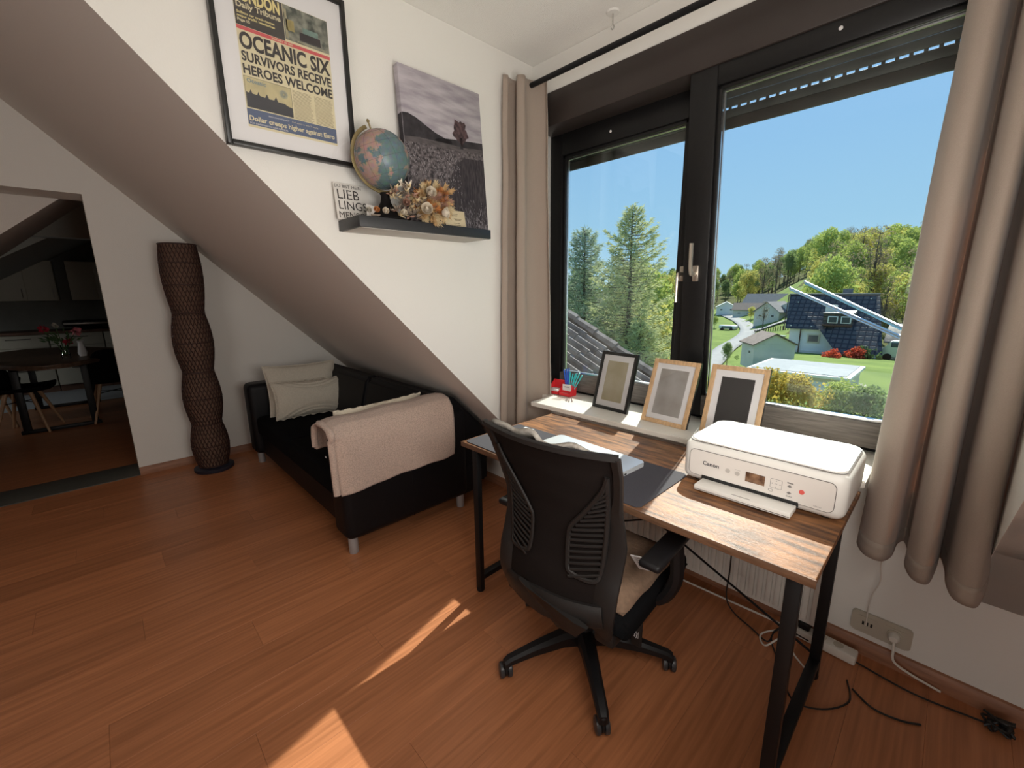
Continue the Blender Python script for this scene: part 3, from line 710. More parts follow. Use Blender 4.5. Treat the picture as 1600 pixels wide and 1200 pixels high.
# ---------------------------------------------------------------- rattan floor lamp
lp = thing('floor_lamp', 'tall dark rattan floor lamp with wavy column by the doorway', 'floor lamp', (-2.28, .505, 0))
LX, LY = -2.28, .505
H_ = 1.80; necks = [.035, .40, .83, 1.29, 1.80]
def lr(z):
    for a, b in zip(necks, necks[1:]):
        if z <= b:
            t = (z-a)/(b-a); top = b == 1.80
            if top: return .100+.030*math.sin(math.pi*min(1, t*.85+.0))
            return .100+.030*math.sin(math.pi*t)
    return .1
prof = [(lr(z)*.94, z) for z in [.04+i*(H_-.05)/48 for i in range(49)]]
bm = NB(); lathe(bm, [(0, .04)]+prof, (LX, LY, 0), 28); obj('inner_shade', bm, RATI, lp)
bm = NB(); lathe(bm, [(0, 0), (.135, 0), (.14, .008), (.14, .028), (.125, .036), (0, .036)], (LX, LY, 0), 32); obj('base', bm, mat('dark_blue_base', (.016, .015, .028), .6), lp)
bm = NB(); NS = 30
for sg in (-1, 1):
    for k in range(NS):
        pts = []
        for i in range(45):
            z = .04+i*(H_-.045)/44; a = 2*math.pi*k/NS+sg*z*3.0; r_ = lr(z); pts.append((LX+r_*math.cos(a), LY+r_*math.sin(a), z))
        tube(bm, pts, .0030, 3, cap=False)
stuff(obj('rattan_weave', bm, RATT, lp, smooth=False))
for z in [.045]+necks[1:-1]+[.22, .62, 1.06, 1.50, 1.66, 1.795]:
    bm = NB(); r_ = lr(z)+.002
    tube(bm, [(LX+r_*math.cos(a*math.pi/16), LY+r_*math.sin(a*math.pi/16), z) for a in range(33)], .0055 if z in necks or z > 1.7 else .0035, 6, cap=False); obj('hoop', bm, RATT, lp)

# ---------------------------------------------------------------- newspaper poster in black frame
INK = mat('print_ink', (.035, .030, .030), .8); CRM = mat('newsprint', (.74, .66, .44), .85, var=.10, scale=14)
YEL = mat('print_yellow', (.78, .66, .30), .8); PRED = mat('print_red', (.62, .10, .11), .8); PBLU = mat('print_blue', (.10, .13, .22), .8)
PMAST = mat('print_dark_grey', (.055, .048, .045), .8)
npz = thing('framed_poster', 'framed newspaper front page with black frame and white mount high on the wall', 'framed picture', (.015, .645, 1.94))
Y0, Y1, Z0, Z1, T = .414, .878, 1.936, 2.535, .016
for d in ((.004, .034, Y0, Y0+T, Z0, Z1), (.004, .034, Y1-T, Y1, Z0, Z1), (.004, .034, Y0+T, Y1-T, Z0, Z0+T), (.004, .034, Y0+T, Y1-T, Z1-T, Z1)):
    BX('frame_bar', d, FRBLK, npz, bev=.002)
BX('mount', (.004, .018, Y0+T-.002, Y1-T+.002, Z0+T-.002, Z1-T+.002), PAPER, npz, bev=0)
pgx = .0182
pg = BX('page', (.0175, pgx, .490, .8075, 2.008, 2.445), CRM, npz, bev=0)
def patch(name, y0, y1, z0, z1, m, dx=.0004, par=None): return BX(name, (pgx, pgx+dx, y0, y1, z0, z1), m, par or pg, bev=0)
patch('masthead', .491, .647, 2.326, 2.444, PMAST)
PH1 = mat('print_photo_street', (.30, .30, .24), .8, col2=(.05, .06, .05), scale=34, detail=5)
patch('street_photo', .649, .8065, 2.333, 2.444, PH1)
for a in ((.655, .683, 2.365, 2.40, (.40, .32, .12)), (.70, .775, 2.345, 2.372, (.035, .025, .03)), (.712, .768, 2.372, 2.390, (.20, .30, .26)), (.652, .66, 2.34, 2.43, (.45, .40, .25)), (.69, .80, 2.336, 2.342, (.36, .34, .24))):
    patch('photo_shape', *a[:4], mat('ph%d' % int(a[0]*1000), a[4], .8, var=.3, scale=60), .0006)
patch('red_band', .491, .8065, 2.3130, 2.3245, PRED)
patch('blue_band', .491, .8065, 2.016, 2.068, PBLU)
PH2 = mat('print_photo_press', (.60, .52, .30), .8, var=.25, scale=18)
patch('press_photo', .494, .647, 2.071, 2.170, PH2)
patch('photo_border', .4935, .6475, 2.1695, 2.1705, INK, .0006); patch('photo_border', .4932, .4942, 2.071, 2.170, INK, .0006); patch('photo_border', .6465, .6475, 2.071, 2.170, INK, .0006)
bm = NB(); pts = [(.495, 2.072)]; 
sil = [(.495, 2.120), (.505, 2.118), (.51, 2.13), (.515, 2.118), (.53, 2.117), (.534, 2.129), (.538, 2.117), (.555, 2.115), (.562, 2.128), (.568, 2.114), (.585, 2.115), (.592, 2.127), (.598, 2.112), (.62, 2.112), (.632, 2.106), (.646, 2.104)]
prism(bm, [(pgx+.0004, a, b) for a, b in pts+sil+[(.646, 2.072)]], (.0003, 0, 0)); obj('people_silhouettes', bm, mat('print_silhouette', (.045, .045, .055), .8), pg)
bm = NB()
for r_ in (.013, .009, .005):
    for k in range(18 if r_ > .01 else 24):
        a = 2*math.pi*k/(18 if r_ > .01 else 24); c = (pgx+.0006, .620+r_*math.cos(a), 2.143+r_*math.sin(a)); box(bm, c[0], c[0]+.0003, c[1]-.0011, c[1]+.0011, c[2]-.0011, c[2]+.0011)
obj('ring_emblem', bm, mat('print_teal', (.16, .24, .28), .8), pg)
RY, UZ = (0, 1, 0), (0, 0, 1)
def nt_(body, y, z, h, w_, m, bold=0): text('lettering', body, (pgx+.0004, y, z), RY, UZ, h, w_, m, pg, .0005, bold)
nt_('LONDON', .4975, 2.4035, .036, .140, YEL, .04); nt_('Daily Tribune', .4975, 2.3815, .0165, .140, CRM, .03)
nt_('Sulfton car crash causes', .497, 2.3620, .0072, .118, YEL, .03); nt_('major traffic headaches', .497, 2.3510, .0072, .118, YEL, .03); nt_('Page 15', .497, 2.3390, .0078, .038, CRM, .04)
nt_('JANUARY 14, 2005', .600, 2.3160, .0055, .072, CRM, .02)
nt_('OCEANIC SIX', .4945, 2.2585, .0475, .309, INK, .035); nt_('SURVIVORS RECEIVE', .495, 2.2185, .0290, .308, INK, .03); nt_('HEROES WELCOME', .495, 2.1785, .0290, .309, INK, .03)
nt_('Oceanic', .502, 2.152, .013, .060, mat('print_teal', (.16, .24, .28), .8), .02)
nt_('Dollar creeps higher against Euro', .4955, 2.0300, .0155, .302, CRM, .03)
nt_('Full story in this Trading', .640, 2.0540, .0050, .095, CRM); nt_('EXCLUSIVE INTERVIEW', .560, 2.0540, .0045, .070, PAPER); nt_('FOR INVESTMENTS YEAR REPORTS', .4965, 2.0185, .0055, .125, PAPER)
bm = NB()
for cc in (.652, .731):
    for k in range(24):
        z = 2.166-k*.0041
        wv = .072*(.86+.14*random.random())
        box(bm, pgx, pgx+.0003, cc, cc+wv, z, z+.0016)
stuff(obj('text_column', bm, mat('print_brown', (.36, .30, .19), .8), pg))
BX('glass', (.0225, .0235, Y0+T-.001, Y1-T+.001, Z0+T-.001, Z1-T+.001), PGLASS, npz, bev=0)

# ---------------------------------------------------------------- wall shelf
sh = tag(BX('wall_shelf', (.001, .200, .788, 1.466, 1.678, 1.721), mat('black_shelf', (.022, .023, .026), .5, var=.15, scale=80), bev=.002), 'black floating wall shelf with the globe and dried bouquet', 'shelf')
BX('underside', (.001, .188, .80, 1.455, 1.6765, 1.6785), mat('shelf_underside', (.52, .50, .47), .7), sh, bev=0)

# canvas landscape leaning on the shelf against the wall
cv = thing('canvas_picture', 'grey violet landscape canvas leaning on the shelf behind the globe', 'picture', (.08, 1.305, 1.722))
CVM = Matrix.Translation((.104, 1.082, 1.7225)) @ Matrix.Rotation(R(-4.3), 4, 'Y')   # local x depth, y across, z up
W_, Hh = .452, .664
SKY = mat('print_sky_violet', (.50, .46, .50), .85, col2=(.30, .27, .31), scale=5, stretch=(1, 1.2, 6), detail=7)
HILL = mat('print_hill', (.040, .035, .042), .85, var=.5, scale=30)
FIELD = mat('print_meadow', (.17, .145, .155), .85, col2=(.022, .018, .022), scale=70, detail=6)
FIELD2 = mat('print_dark_reeds', (.060, .050, .056), .85, col2=(.018, .014, .020), scale=40, stretch=(1, 3, .6), detail=6)
LANE = mat('print_lane', (.11, .095, .10), .85, var=.4, scale=20, stretch=(1, 1, 6))
def cvobj(name, bm, m, parent=cv): bm.transform(CVM); return obj(name, bm, m, parent)
bm = NB(); box(bm, -.034, 0, 0, W_, 0, Hh, bev=.002); cb_ = cvobj('stretched_canvas', bm, SKY)
def layer(name, pts, m, k):
    bm = NB(); prism(bm, [(.0002*k, a, b) for a, b in pts], (.0002, 0, 0)); return cvobj(name, bm, m)
hz = .385
layer('hill_print', [(.001, .36), (.001, .468), (.03, .472), (.07, .462), (.12, .440), (.17, .420), (.22, .408), (.26, .404), (.26, .36)], HILL, 1)
layer('hill_print', [(.12, .36), (.18, .402), (.24, .410), (.32, .418), (.38, .425), (.451, .432), (.451, .36)], HILL, 1)
layer('lane_print', [(.001, .345), (.001, .372), (.08, .382), (.2, .386), (.33, .388), (.451, .402), (.451, .34), (.2, .33)], LANE, 2)
layer('meadow_print', [(.001, .001), (.001, .352), (.10, .360), (.22, .362), (.33, .372), (.451, .378), (.451, .001)], FIELD, 3)
layer('reeds_print', [(.17, .001), (.20, .12), (.23, .22), (.27, .30), (.33, .340), (.451, .350), (.451, .001)], FIELD2, 4)
bm = NB(); pts = []
for k in range(26):
    a = 2*math.pi*k/26; r_ = 1+.14*math.sin(k*5.1)+.1*math.sin(k*2.3); pts.append((.315+.043*math.cos(a)*r_, .455+.052*math.sin(a)*r_))
layer('tree_print', pts, mat('print_tree', (.035, .022, .026), .85, col2=(.12, .07, .075), scale=60), 3)
layer('tree_print', [(.308, .38), (.308, .43), (.324, .43), (.326, .38)], HILL, 3)
layer('side_print', [(.0, .0), (.0, .0)+(), (.0001, .0001)], HILL, 1) if False else None
bm = NB(); box(bm, -.033, -.001, -.0004, 0, .02, .468); cvobj('wrapped_edge', bm, HILL)
bm = NB()
for k in range(260):
    a = random.uniform(.28, .448); b = random.uniform(.0, .16)*random.random(); l = random.uniform(.006, .022); s = random.uniform(-.3, .3)
    prism(bm, [(.0011, a, b+.002), (.0011, a+.0011, b+.002), (.0011, a+s*l+.0007, b+l), (.0011, a+s*l, b+l)], (.0001, 0, 0))
for k in range(420):
    a = random.uniform(.004, .30); b = random.uniform(.16, .35); l = random.uniform(.002, .008)
    prism(bm, [(.0011, a, b), (.0011, a+.0014, b), (.0011, a+.0018, b+l), (.0011, a+.0004, b+l)], (.0001, 0, 0))
stuff(cvobj('grass_blades_print', bm, mat('print_pale_blades', (.36, .33, .36), .85)))

# globe
gl = thing('globe', 'antique blue globe with pink continents on a dark foot on the shelf', 'globe', (.115, .945, 1.722))
GM = bpy.data.materials.new('globe_map'); GM.use_nodes = True; n = GM.node_tree; b = n.nodes['Principled BSDF']; b.inputs['Roughness'].default_value = .38
t = n.nodes.new('ShaderNodeTexCoord'); nz = n.nodes.new('ShaderNodeTexNoise'); nz.inputs['Scale'].default_value = 8.5; nz.inputs['Detail'].default_value = 6; nz.inputs['Roughness'].default_value = .62
mp = n.nodes.new('ShaderNodeMapping'); mp.inputs['Location'].default_value = (1.15, .0, 2.4); n.links.new(t.outputs['Object'], mp.inputs[0]); n.links.new(mp.outputs[0], nz.inputs[0])
rm = n.nodes.new('ShaderNodeValToRGB'); rm.color_ramp.elements[0].position = .50; rm.color_ramp.elements[0].color = (.15, .235, .255, 1); rm.color_ramp.elements[1].position = .53; rm.color_ramp.elements[1].color = (.50, .33, .29, 1)
q = rm.color_ramp.elements.new(.515); q.color = (.34, .33, .27, 1); n.links.new(nz.outputs['Fac'], rm.inputs[0])
n2 = n.nodes.new('ShaderNodeTexNoise'); n2.inputs['Scale'].default_value = 60; mx_ = n.nodes.new('ShaderNodeMix'); mx_.data_type = 'RGBA'; mx_.blend_type = 'MULTIPLY'; mx_.inputs[0].default_value = .55
n.links.new(t.outputs['Object'], n2.inputs[0]); n.links.new(rm.outputs[0], mx_.inputs[6]); n.links.new(n2.outputs['Color'], mx_.inputs[7]); n.links.new(mx_.outputs[2], b.inputs['Base Color'])
GC = Vector((.115, .947, 1.962)); GR = .113
Mg = Matrix.Translation(GC) @ Matrix.Rotation(R(20), 4, 'X')
bm = NB(); bmesh.ops.create_uvsphere(bm, u_segments=48, v_segments=28, radius=GR); bm.transform(Mg); ball = obj('ball', bm, GM, gl)
bm = NB()
for lat in (-60, -30, 0, 30, 60):
    rr = (GR+.0003)*math.cos(R(lat)); zz = (GR+.0003)*math.sin(R(lat)); tube(bm, [Mg @ Vector((rr*math.cos(a*math.pi/24), rr*math.sin(a*math.pi/24), zz)) for a in range(49)], .0005, 3, cap=False)
for lon in range(0, 180, 30):
    tube(bm, [Mg @ Vector(((GR+.0003)*math.sin(a*math.pi/24)*math.cos(R(lon)), (GR+.0003)*math.sin(a*math.pi/24)*math.sin(R(lon)), (GR+.0003)*math.cos(a*math.pi/24))) for a in range(49)], .0005, 3, cap=False)
obj('grid_lines', bm, mat('globe_ink', (.06, .08, .085), .6), ball)
BRASS = mat('aged_brass', (.30, .24, .12), .4, metal=.7, var=.2, scale=30)
bm = NB(); arc = []
for k in range(33):
    a = R(90+8)+R(164+6)*k/32-0   # from the top pole round the left side to the bottom
    arc.append(Mg @ Vector((0, (GR+.013)*math.cos(a), (GR+.013)*math.sin(a))))
tube(bm, arc, .0075, 8, flat=(1, .45)); obj('meridian_arm', bm, BRASS, gl)
bm = NB(); tube(bm, [Mg @ Vector((0, 0, GR-.003)), Mg @ Vector((0, 0, GR+.026))], .0035, 8); lathe(bm, [(0, -.006), (.006, -.002), (.0065, .003), (.003, .009), (0, .010)], n=12, M=Mg @ Matrix.Translation((0, 0, GR+.028))); obj('pole_knob', bm, BRASS, gl)
bm = NB(); lathe(bm, [(.075, 1.7215), (.078, 1.728), (.070, 1.738), (.040, 1.765), (.022, 1.795), (.018, 1.82), (.024, 1.833), (0, 1.835)], (GC.x, GC.y+.005, 0), 28); obj('foot', bm, mat('globe_foot_black', (.006, .005, .005), .7, spec=.15), gl)

# sign leaning against the wall
sg = thing('lettered_sign', 'white lettered sign reading DU BIST MEIN LIEBLINGSMENSCH beside the globe', 'sign', (.03, .84, 1.722))
SM = Matrix.Translation((.042, .772, 1.7225)) @ Matrix.Rotation(R(-9), 4, 'Y')
SIGNW = mat('sign_white', (.66, .63, .59), .5)
bm = NB(); box(bm, -.006, 0, 0, .150, 0, .148, bev=.001); bm.transform(SM); sb = obj('board', bm, SIGNW, sg)
def stx(body, y, z, h, w_, m=INK, bold=0):
    o_ = SM @ Vector((.0005, y, z)); text('lettering', body, o_, SM.to_3x3() @ Vector(RY), SM.to_3x3() @ Vector(UZ), h, w_, m, sb, .0004, bold)
stx('DU BIST MEIN', .004, .129, .012, .112); stx('LIEB', .012, .084, .038, .092, bold=-.0); stx('LINGS', .012, .042, .034, .122); stx('MENSCH', .008, .006, .026, .134)
c2 = tag(PR('card', [(.118, .862, 1.7225), (.118, .925, 1.7225), (.112, .925, 1.772), (.112, .862, 1.780)], (.002, 0, 0), SIGNW), 'small blank white card in front of the lettered sign', 'card')
# kraft card on the right
kc = thing('gift_card', 'cream gift card standing on the shelf right of the dried bouquet', 'card', (.15, 1.29, 1.722))
KM = Matrix.Translation((.150, 1.235, 1.7225)) @ Matrix.Rotation(R(-10), 4, 'Y')
bm = NB(); box(bm, -.002, 0, 0, .118, 0, .080, bev=.0008); bm.transform(KM); kb = obj('card_face', bm, mat('cream_card', (.62, .52, .34), .8), kc)
bm = NB()
for z, a, b_ in ((.060, .035, .075), (.053, .04, .07), (.038, .05, .095), (.033, .055, .09), (.018, .045, .08), (.010, .05, .085)):
    x = a
    while x < b_: tube(bm, [(.0006, x, z), (.0006, x+.002, z+.004), (.0006, x+.0035, z)], .0005, 4); x += .0045
bm.transform(KM); obj('handwriting', bm, INK, kb)

# dried bouquet
bq = thing('dried_bouquet', 'dried bouquet of cream roses and golden pampas lying on the shelf', 'bouquet', (.15, 1.12, 1.722))
ROSE = mat('dried_rose_cream', (.80, .72, .60), .8, var=.1, scale=40)
GOLD = mat('pampas_gold', (.74, .50, .25), .9, var=.35, scale=50); GOLD2 = mat('pampas_pale', (.84, .68, .42), .9, var=.25, scale=50)
TAUPE = mat('dried_leaf_taupe', (.30, .24, .19), .85, var=.3, scale=40); ORN = mat('dried_orange', (.68, .30, .10), .85, var=.3, scale=40); BLUSH = mat('dried_blush', (.52, .30, .22), .85, var=.3, scale=40)
def leaf(bm, p, d, nrm, L_, w_):
    d = Vector(d).normalized(); s = d.cross(Vector(nrm)).normalized(); nn = s.cross(d)
    a = [Vector(p), Vector(p)+d*L_*.4+s*w_+nn*L_*.08, Vector(p)+d*L_, Vector(p)+d*L_*.4-s*w_+nn*L_*.08, Vector(p)+d*L_*.45-nn*L_*.04]
    v = [bm.verts.new(x) for x in a]
    for f in ((0, 1, 4), (1, 2, 4), (2, 3, 4), (3, 0, 4)): bm.faces.new([v[i] for i in f])
def rose(c, r_, nrm, m=ROSE, nm='rose'):
    nrm = Vector(nrm).normalized(); q_ = nrm.to_track_quat('Z', 'Y').to_matrix(); bm = NB()
    for ring in range(5):
        rr = r_*(.26+.19*ring); nn_ = 3+ring//2+(ring > 2)
        for k in range(nn_):
            a0 = 2*math.pi*k/nn_+ring*.9; hgt = r_*(.98-.09*ring)*random.uniform(.85, 1.15); W2 = 2*math.pi/nn_*.60; g = []
            for i in range(5):
                tt = i/4-.5; a = a0+tt*2*W2; lift = 1-1.5*tt*tt
                g.append([bm.verts.new(Vector(c)+q_ @ v) for v in (Vector((math.cos(a)*rr*.5, math.sin(a)*rr*.5, -r_*.3)), Vector((math.cos(a)*rr*.88, math.sin(a)*rr*.88, hgt*.5)), Vector((math.cos(a)*rr*(.74+.03*ring+.10*lift), math.sin(a)*rr*(.74+.03*ring+.10*lift), hgt*lift)))])
            for i in range(4):
                for j in range(2): bm.faces.new((g[i][j], g[i+1][j], g[i+1][j+1], g[i][j+1]))
    bmesh.ops.create_uvsphere(bm, u_segments=10, v_segments=8, radius=r_*.26, matrix=Matrix.Translation(Vector(c)+q_ @ Vector((0, 0, r_*.42))))
    for k in range(9):
        a = k*.9; rr = r_*(.10+.02*k); p = [Vector(c)+q_ @ Vector((math.cos(a+t_*.3)*rr, math.sin(a+t_*.3)*rr, r_*(.80-.03*k))) for t_ in range(4)]; tube(bm, p, r_*.035, 4)
    return obj(nm, bm, m, bq, smooth=False)
def plume(c, d, L_, w_, m, nm='pampas_plume'):
    d = Vector(d).normalized(); bm = NB(); tube(bm, [Vector(c)-d*L_*.3, Vector(c)+d*L_*.9], .0009, 4)
    for k in range(90):
        t_ = random.random(); p = Vector(c)+d*L_*t_*.85; v = Vector((random.gauss(0, 1), random.gauss(0, 1), random.gauss(0, 1))).normalized()
        dd = (d*.9+v*.8*(1-.4*t_)).normalized(); leaf(bm, p, dd, v.cross(d)+Vector((.01, 0, 0)), w_*(.7+.6*random.random()), w_*.09)
    return obj(nm, bm, m, bq, smooth=False)
BC = Vector((.170, 1.145, 1.805))
for i in range(30):
    a = 2*math.pi*i/30+random.uniform(-.1, .1); d = Vector((.35+random.uniform(-.2, .3), math.cos(a), math.sin(a)))
    if d.z < -.4 and d.x < .3: d.x = .5
    rr = .045
    c = BC+Vector((random.uniform(-.02, .02), math.cos(a)*rr*1.15, math.sin(a)*rr*.8))
    plume(c, d, random.uniform(.035, .06), .026, random.choice([GOLD, GOLD2, GOLD2, ORN if i % 4 == 0 else GOLD]))
for i in range(34):
    c = BC+Vector((.02+random.uniform(0, .02), random.uniform(-.05, .06), random.uniform(-.04, .05))); plume(c, (1, random.uniform(-1, 1), random.uniform(-.8, .9)), .030, .020, random.choice([ORN, GOLD, BLUSH]))
rose((.226, 1.105, 1.838), .024, (1, -.3, .25)); rose((.232, 1.078, 1.768), .026, (1, -.5, .2)); rose((.228, 1.172, 1.764), .024, (1, .6, .1))
rose((.20, 1.00, 1.790), .016, (1, -.4, 0), BLUSH, 'blush_flower'); rose((.20, .985, 1.748), .014, (1, -.3, .2), ROSE); rose((.195, .905, 1.746), .014, (1, -.3, .3), ROSE); rose((.19, .868, 1.747), .013, (1, -.3, .3), ORN, 'orange_flower'); rose((.19, .835, 1.742), .012, (1, -.3, .3), CREAM, 'small_bud')
for i in range(64):
    c = Vector((.17+random.uniform(-.03, .03), random.uniform(.95, 1.09), random.uniform(1.735, 1.855))); bm = NB()
    for k in range(7):
        leaf(bm, c, (random.uniform(.2, 1), random.uniform(-1, 1), random.uniform(-.5, 1)), (random.random(), random.random(), 1), random.uniform(.018, .032), .006)
    obj('dried_leaves', bm, random.choice([TAUPE, TAUPE, BLUSH, GOLD2]), bq, smooth=False)
bm = NB()
for k in range(9): leaf(bm, (.175, .985+.006*k, 1.855+.012*math.sin(k)), (.4, math.cos(k*1.4), .7+.3*math.sin(k*2)), (1, 0, .2), .026, .006)
obj('pale_leaf_sprig', bm, ROSE, bq, smooth=False)
bm = NB(); tube(bm, smoothpts([(.165, 1.10, 1.79), (.16, 1.0, 1.745), (.16, .86, 1.732)], 5), .004, 6); obj('stem', bm, TAUPE, bq)

# ---------------------------------------------------------------- photo frames on the sill
def photoframe(label, x, y, yaw_, w_, h_, t_, m, img, lean, mount=.030):
    t = thing('photo_frame', label, 'photo frame', (x, y, .7825))
    M = Matrix.Translation((x, y, .7828)) @ Matrix.Rotation(R(yaw_), 4, 'Z') @ Matrix.Rotation(R(-lean), 4, 'X')
    d_ = .018
    for q_ in ((-w_/2, -w_/2+t_, 0, h_), (w_/2-t_, w_/2, 0, h_), (-w_/2+t_, w_/2-t_, 0, t_), (-w_/2+t_, w_/2-t_, h_-t_, h_)):
        bm = NB(); box(bm, q_[0], q_[1], -.001, d_, q_[2], q_[3], bev=.002); bm.transform(M); obj('frame_bar', bm, m, t)
    bm = NB(); box(bm, -w_/2+t_-.001, w_/2-t_+.001, .005, d_-.002, t_-.001, h_-t_+.001); bm.transform(M); obj('mount', bm, PAPER, t)
    k = t_+mount; bm = NB(); box(bm, -w_/2+k, w_/2-k, .0042, .0052, k, h_-k); bm.transform(M); ph = obj('photograph', bm, img, t)
    bm = NB(); box(bm, -w_/2+t_-.001, w_/2-t_+.001, .0015, .0022, t_-.001, h_-t_+.001); bm.transform(M); obj('glass', bm, PGLASS, t)
    if m is BEECH:
        bm = NB(); box(bm, -w_/2-.0015, w_/2+.0015, .006, d_+.001, -.0005, h_+.0015); bm.transform(M); obj('dark_back_edge', bm, FRBLK, t)
    bm = NB(); box(bm, -.022, .022, d_, d_+.003, .03, h_*.70, M=Matrix.Translation((0, 0, 0))); bm.transform(M @ Matrix.Translation((0, 0, h_*.7)) @ Matrix.Translation((0, d_, 0)) @ Matrix.Rotation(R(lean+9), 4, 'X') @ Matrix.Translation((0, -d_, -h_*.7)))
    obj('easel_back', bm, FRBLK, t)
    return t
IM1 = mat('photo_blurred_gold', (.52, .48, .36), .7, col2=(.42, .36, .22), scale=7)
IM2 = mat('photo_blurred_grey', (.30, .27, .24), .7, col2=(.40, .38, .36), scale=9)
IM3 = mat('photo_dark', (.030, .028, .028), .6)
photoframe('black photo frame at the left of the window sill beside the pens', .618, 1.925, -5, .233, .320, .018, FRBLK, IM1, 15, .032)  # positions and sizes of the three frames scaled outward about the camera
photoframe('light oak photo frame with a pale picture in the middle of the sill', .948, 1.886, -4, .237, .320, .021, BEECH, IM2, 19, .026)
photoframe('light oak photo frame with a dark picture behind the printer', 1.241, 1.898, 1, .237, .320, .021, BEECH, IM3, 18, .030)

# ---------------------------------------------------------------- pen holder
ph = thing('pen_holder', 'red card desk organiser with white label at the left of the sill', 'pen holder', (.27, 1.95, .8115))
def tray(bm, x0, x1, y0, y1, z0, zf, zb, t_=.0025):
    box(bm, x0, x1, y0, y1, z0, z0+t_); prism(bm, [(x0, y0, z0), (x0, y1, z0), (x0, y1, zb), (x0, y0, zf)], (t_, 0, 0)); prism(bm, [(x1-t_, y0, z0), (x1-t_, y1, z0), (x1-t_, y1, zb), (x1-t_, y0, zf)], (t_, 0, 0))
    box(bm, x0, x1, y1-t_, y1, z0, zb); box(bm, x0, x1, y0, y0+t_, z0, zf)
bm = NB(); tray(bm, .182, .272, 1.915, 1.985, .8115, .832, .895); obj('note_tray', bm, RED, ph)
bm = NB(); box(bm, .189, .265, 1.920, 1.975, .815, .842); obj('note_paper', bm, PAPER, ph)
bm = NB(); tray(bm, .275, .360, 1.915, 1.985, .8115, .832, .895); box(bm, .275, .360, 1.944, 1.9465, .815, .880); obj('pen_cup', bm, RED, ph)
bm = NB(); prism(bm, [(.283, 1.9425, .842), (.352, 1.9425, .842), (.350, 1.9425, .883), (.285, 1.9425, .880)], (0, .001, 0)); obj('white_label', bm, PAPER, ph)
bm = NB()
for k in range(6): tube(bm, [(.296+.007*k, 1.9420, .862), (.300+.007*k, 1.9420, .870), (.303+.007*k, 1.9420, .862)], .0008, 4)
obj('label_print', bm, INK, ph)
bm = NB(); box(bm, .276, .345, 1.9185, 1.942, .814, .826); obj('note_paper', bm, PAPER, ph)
for i in range(9):
    x = .295+.007*i; lab = ['leftmost bright blue pen in the red organiser', 'middle bright blue pen in the red organiser', 'right-hand bright blue pen in the red organiser beside the teal ones', 'first teal pen next to the blue pens in the red organiser', 'second teal pen from the left in the red organiser', 'third teal pen from the left in the red organiser', 'third teal pen from the right in the red organiser', 'second teal pen from the right in the red organiser', 'rightmost teal pen leaning outward in the red organiser'][i]
    dx = (-.020+.010*i); top = Vector((x+dx, 1.965+.004*(i % 3), .948+.016*((i*5) % 4)/4+(.022 if i < 3 else 0)))
    bt = Vector((x*.6+.127, 1.962, .818))
    bm = NB(); tube(bm, [bt, bt.lerp(top, .78)], .0036, 8)
    pn_ = obj('pen', bm, [BLUE, TEAL][i > 2]); tag(pn_, lab, 'pen', 'blue pens in the organiser' if i < 3 else 'teal pens in the organiser')
    bm = NB(); tube(bm, [bt.lerp(top, .78), top], [.0046, .0038], 8); obj('cap', bm, [BLUE, TEAL][i > 2], pn_)

for o_ in [ph]+[o for o in COL.objects if o.name.split('.')[0] == 'pen' and o.parent is None]:
    o_.location = Vector(o_.location)+Vector((-.076, .090, -.029))  # holder and pens pushed back along the camera's line of sight
# ---------------------------------------------------------------- wall socket, plug and cables
so = thing('wall_socket', 'beige double wall socket with USB ports below the curtain', 'wall socket', (1.835, YW, .135))
bm = NB(); prism(bm, [(1.837+a, YW-.0005, .137+b_) for a, b_ in rrect(.178, .088, .014)], (0, -.010, 0)); bmesh.ops.bevel(bm, geom=[e_ for e_ in bm.edges if all(v.co.y < YW-.01 for v in e_.verts)], offset=.003, segments=2, affect='EDGES'); obj('cover_plate', bm, SOCK, so)
for cx in (1.797, 1.877):
    bm = NB(); prism(bm, [(cx+a, YW-.0100, .137+b_) for a, b_ in rrect(.058, .056, .004)], (0, -.0035, 0)); obj('insert', bm, SOCK, so)
for k in range(3): BX('usb_port', (1.782+k*.0125, 1.7885+k*.0125, YW-.0142, YW-.012, .130, .145), DARKSLOT, so, bev=0)
bm = NB(); lathe(bm, [(.0195, 0), (.022, 0), (.022, .004), (.0195, .004)], n=26, M=Matrix.Translation((1.877, YW-.0135, .137)) @ Matrix.Rotation(R(90), 4, 'X')); obj('socket_ring', bm, SOCK, so)
pl = thing('power_plug', 'white power plug in the right socket of the wall plate', 'plug', (1.877, 1.96, .137))
bm = NB(); lathe(bm, [(0, 0), (.0175, 0), (.018, .018), (.012, .028), (0, .030)], n=22, M=Matrix.Translation((1.877, YW-.0142, .137)) @ Matrix.Rotation(R(90), 4, 'X')); obj('plug_body', bm, CABW, pl)
TB('plug_cable', [(1.880, 1.945, .130), (1.882, 1.935, .10), (1.890, 1.93, .06), (1.935, 1.945, .03), (2.02, 1.955, .008)], .0042, CABW, pl, 8, 6)
uc = TB('usb_cable', [(1.795, 1.965, .135), (1.793, 1.962, .20), (1.797, 1.95, .28), (1.812, 1.93, .36), (1.806, 1.90, .44), (1.815, 1.86, .52)], .0020, CABW, None, 6, 5); tag(uc, 'thin white charging cable from the wall socket up behind the curtain', 'cable')
wc = TB('floor_cable', [(-.02, 1.93, .006), (.3, 1.92, .006), (.7, 1.90, .006), (1.05, 1.895, .006), (1.3, 1.905, .006), (1.52, 1.915, .006), (1.62, 1.90, .008)], .0045, CABW, None, 8, 6); tag(wc, 'white cable running along the skirting beneath the radiator', 'cable')
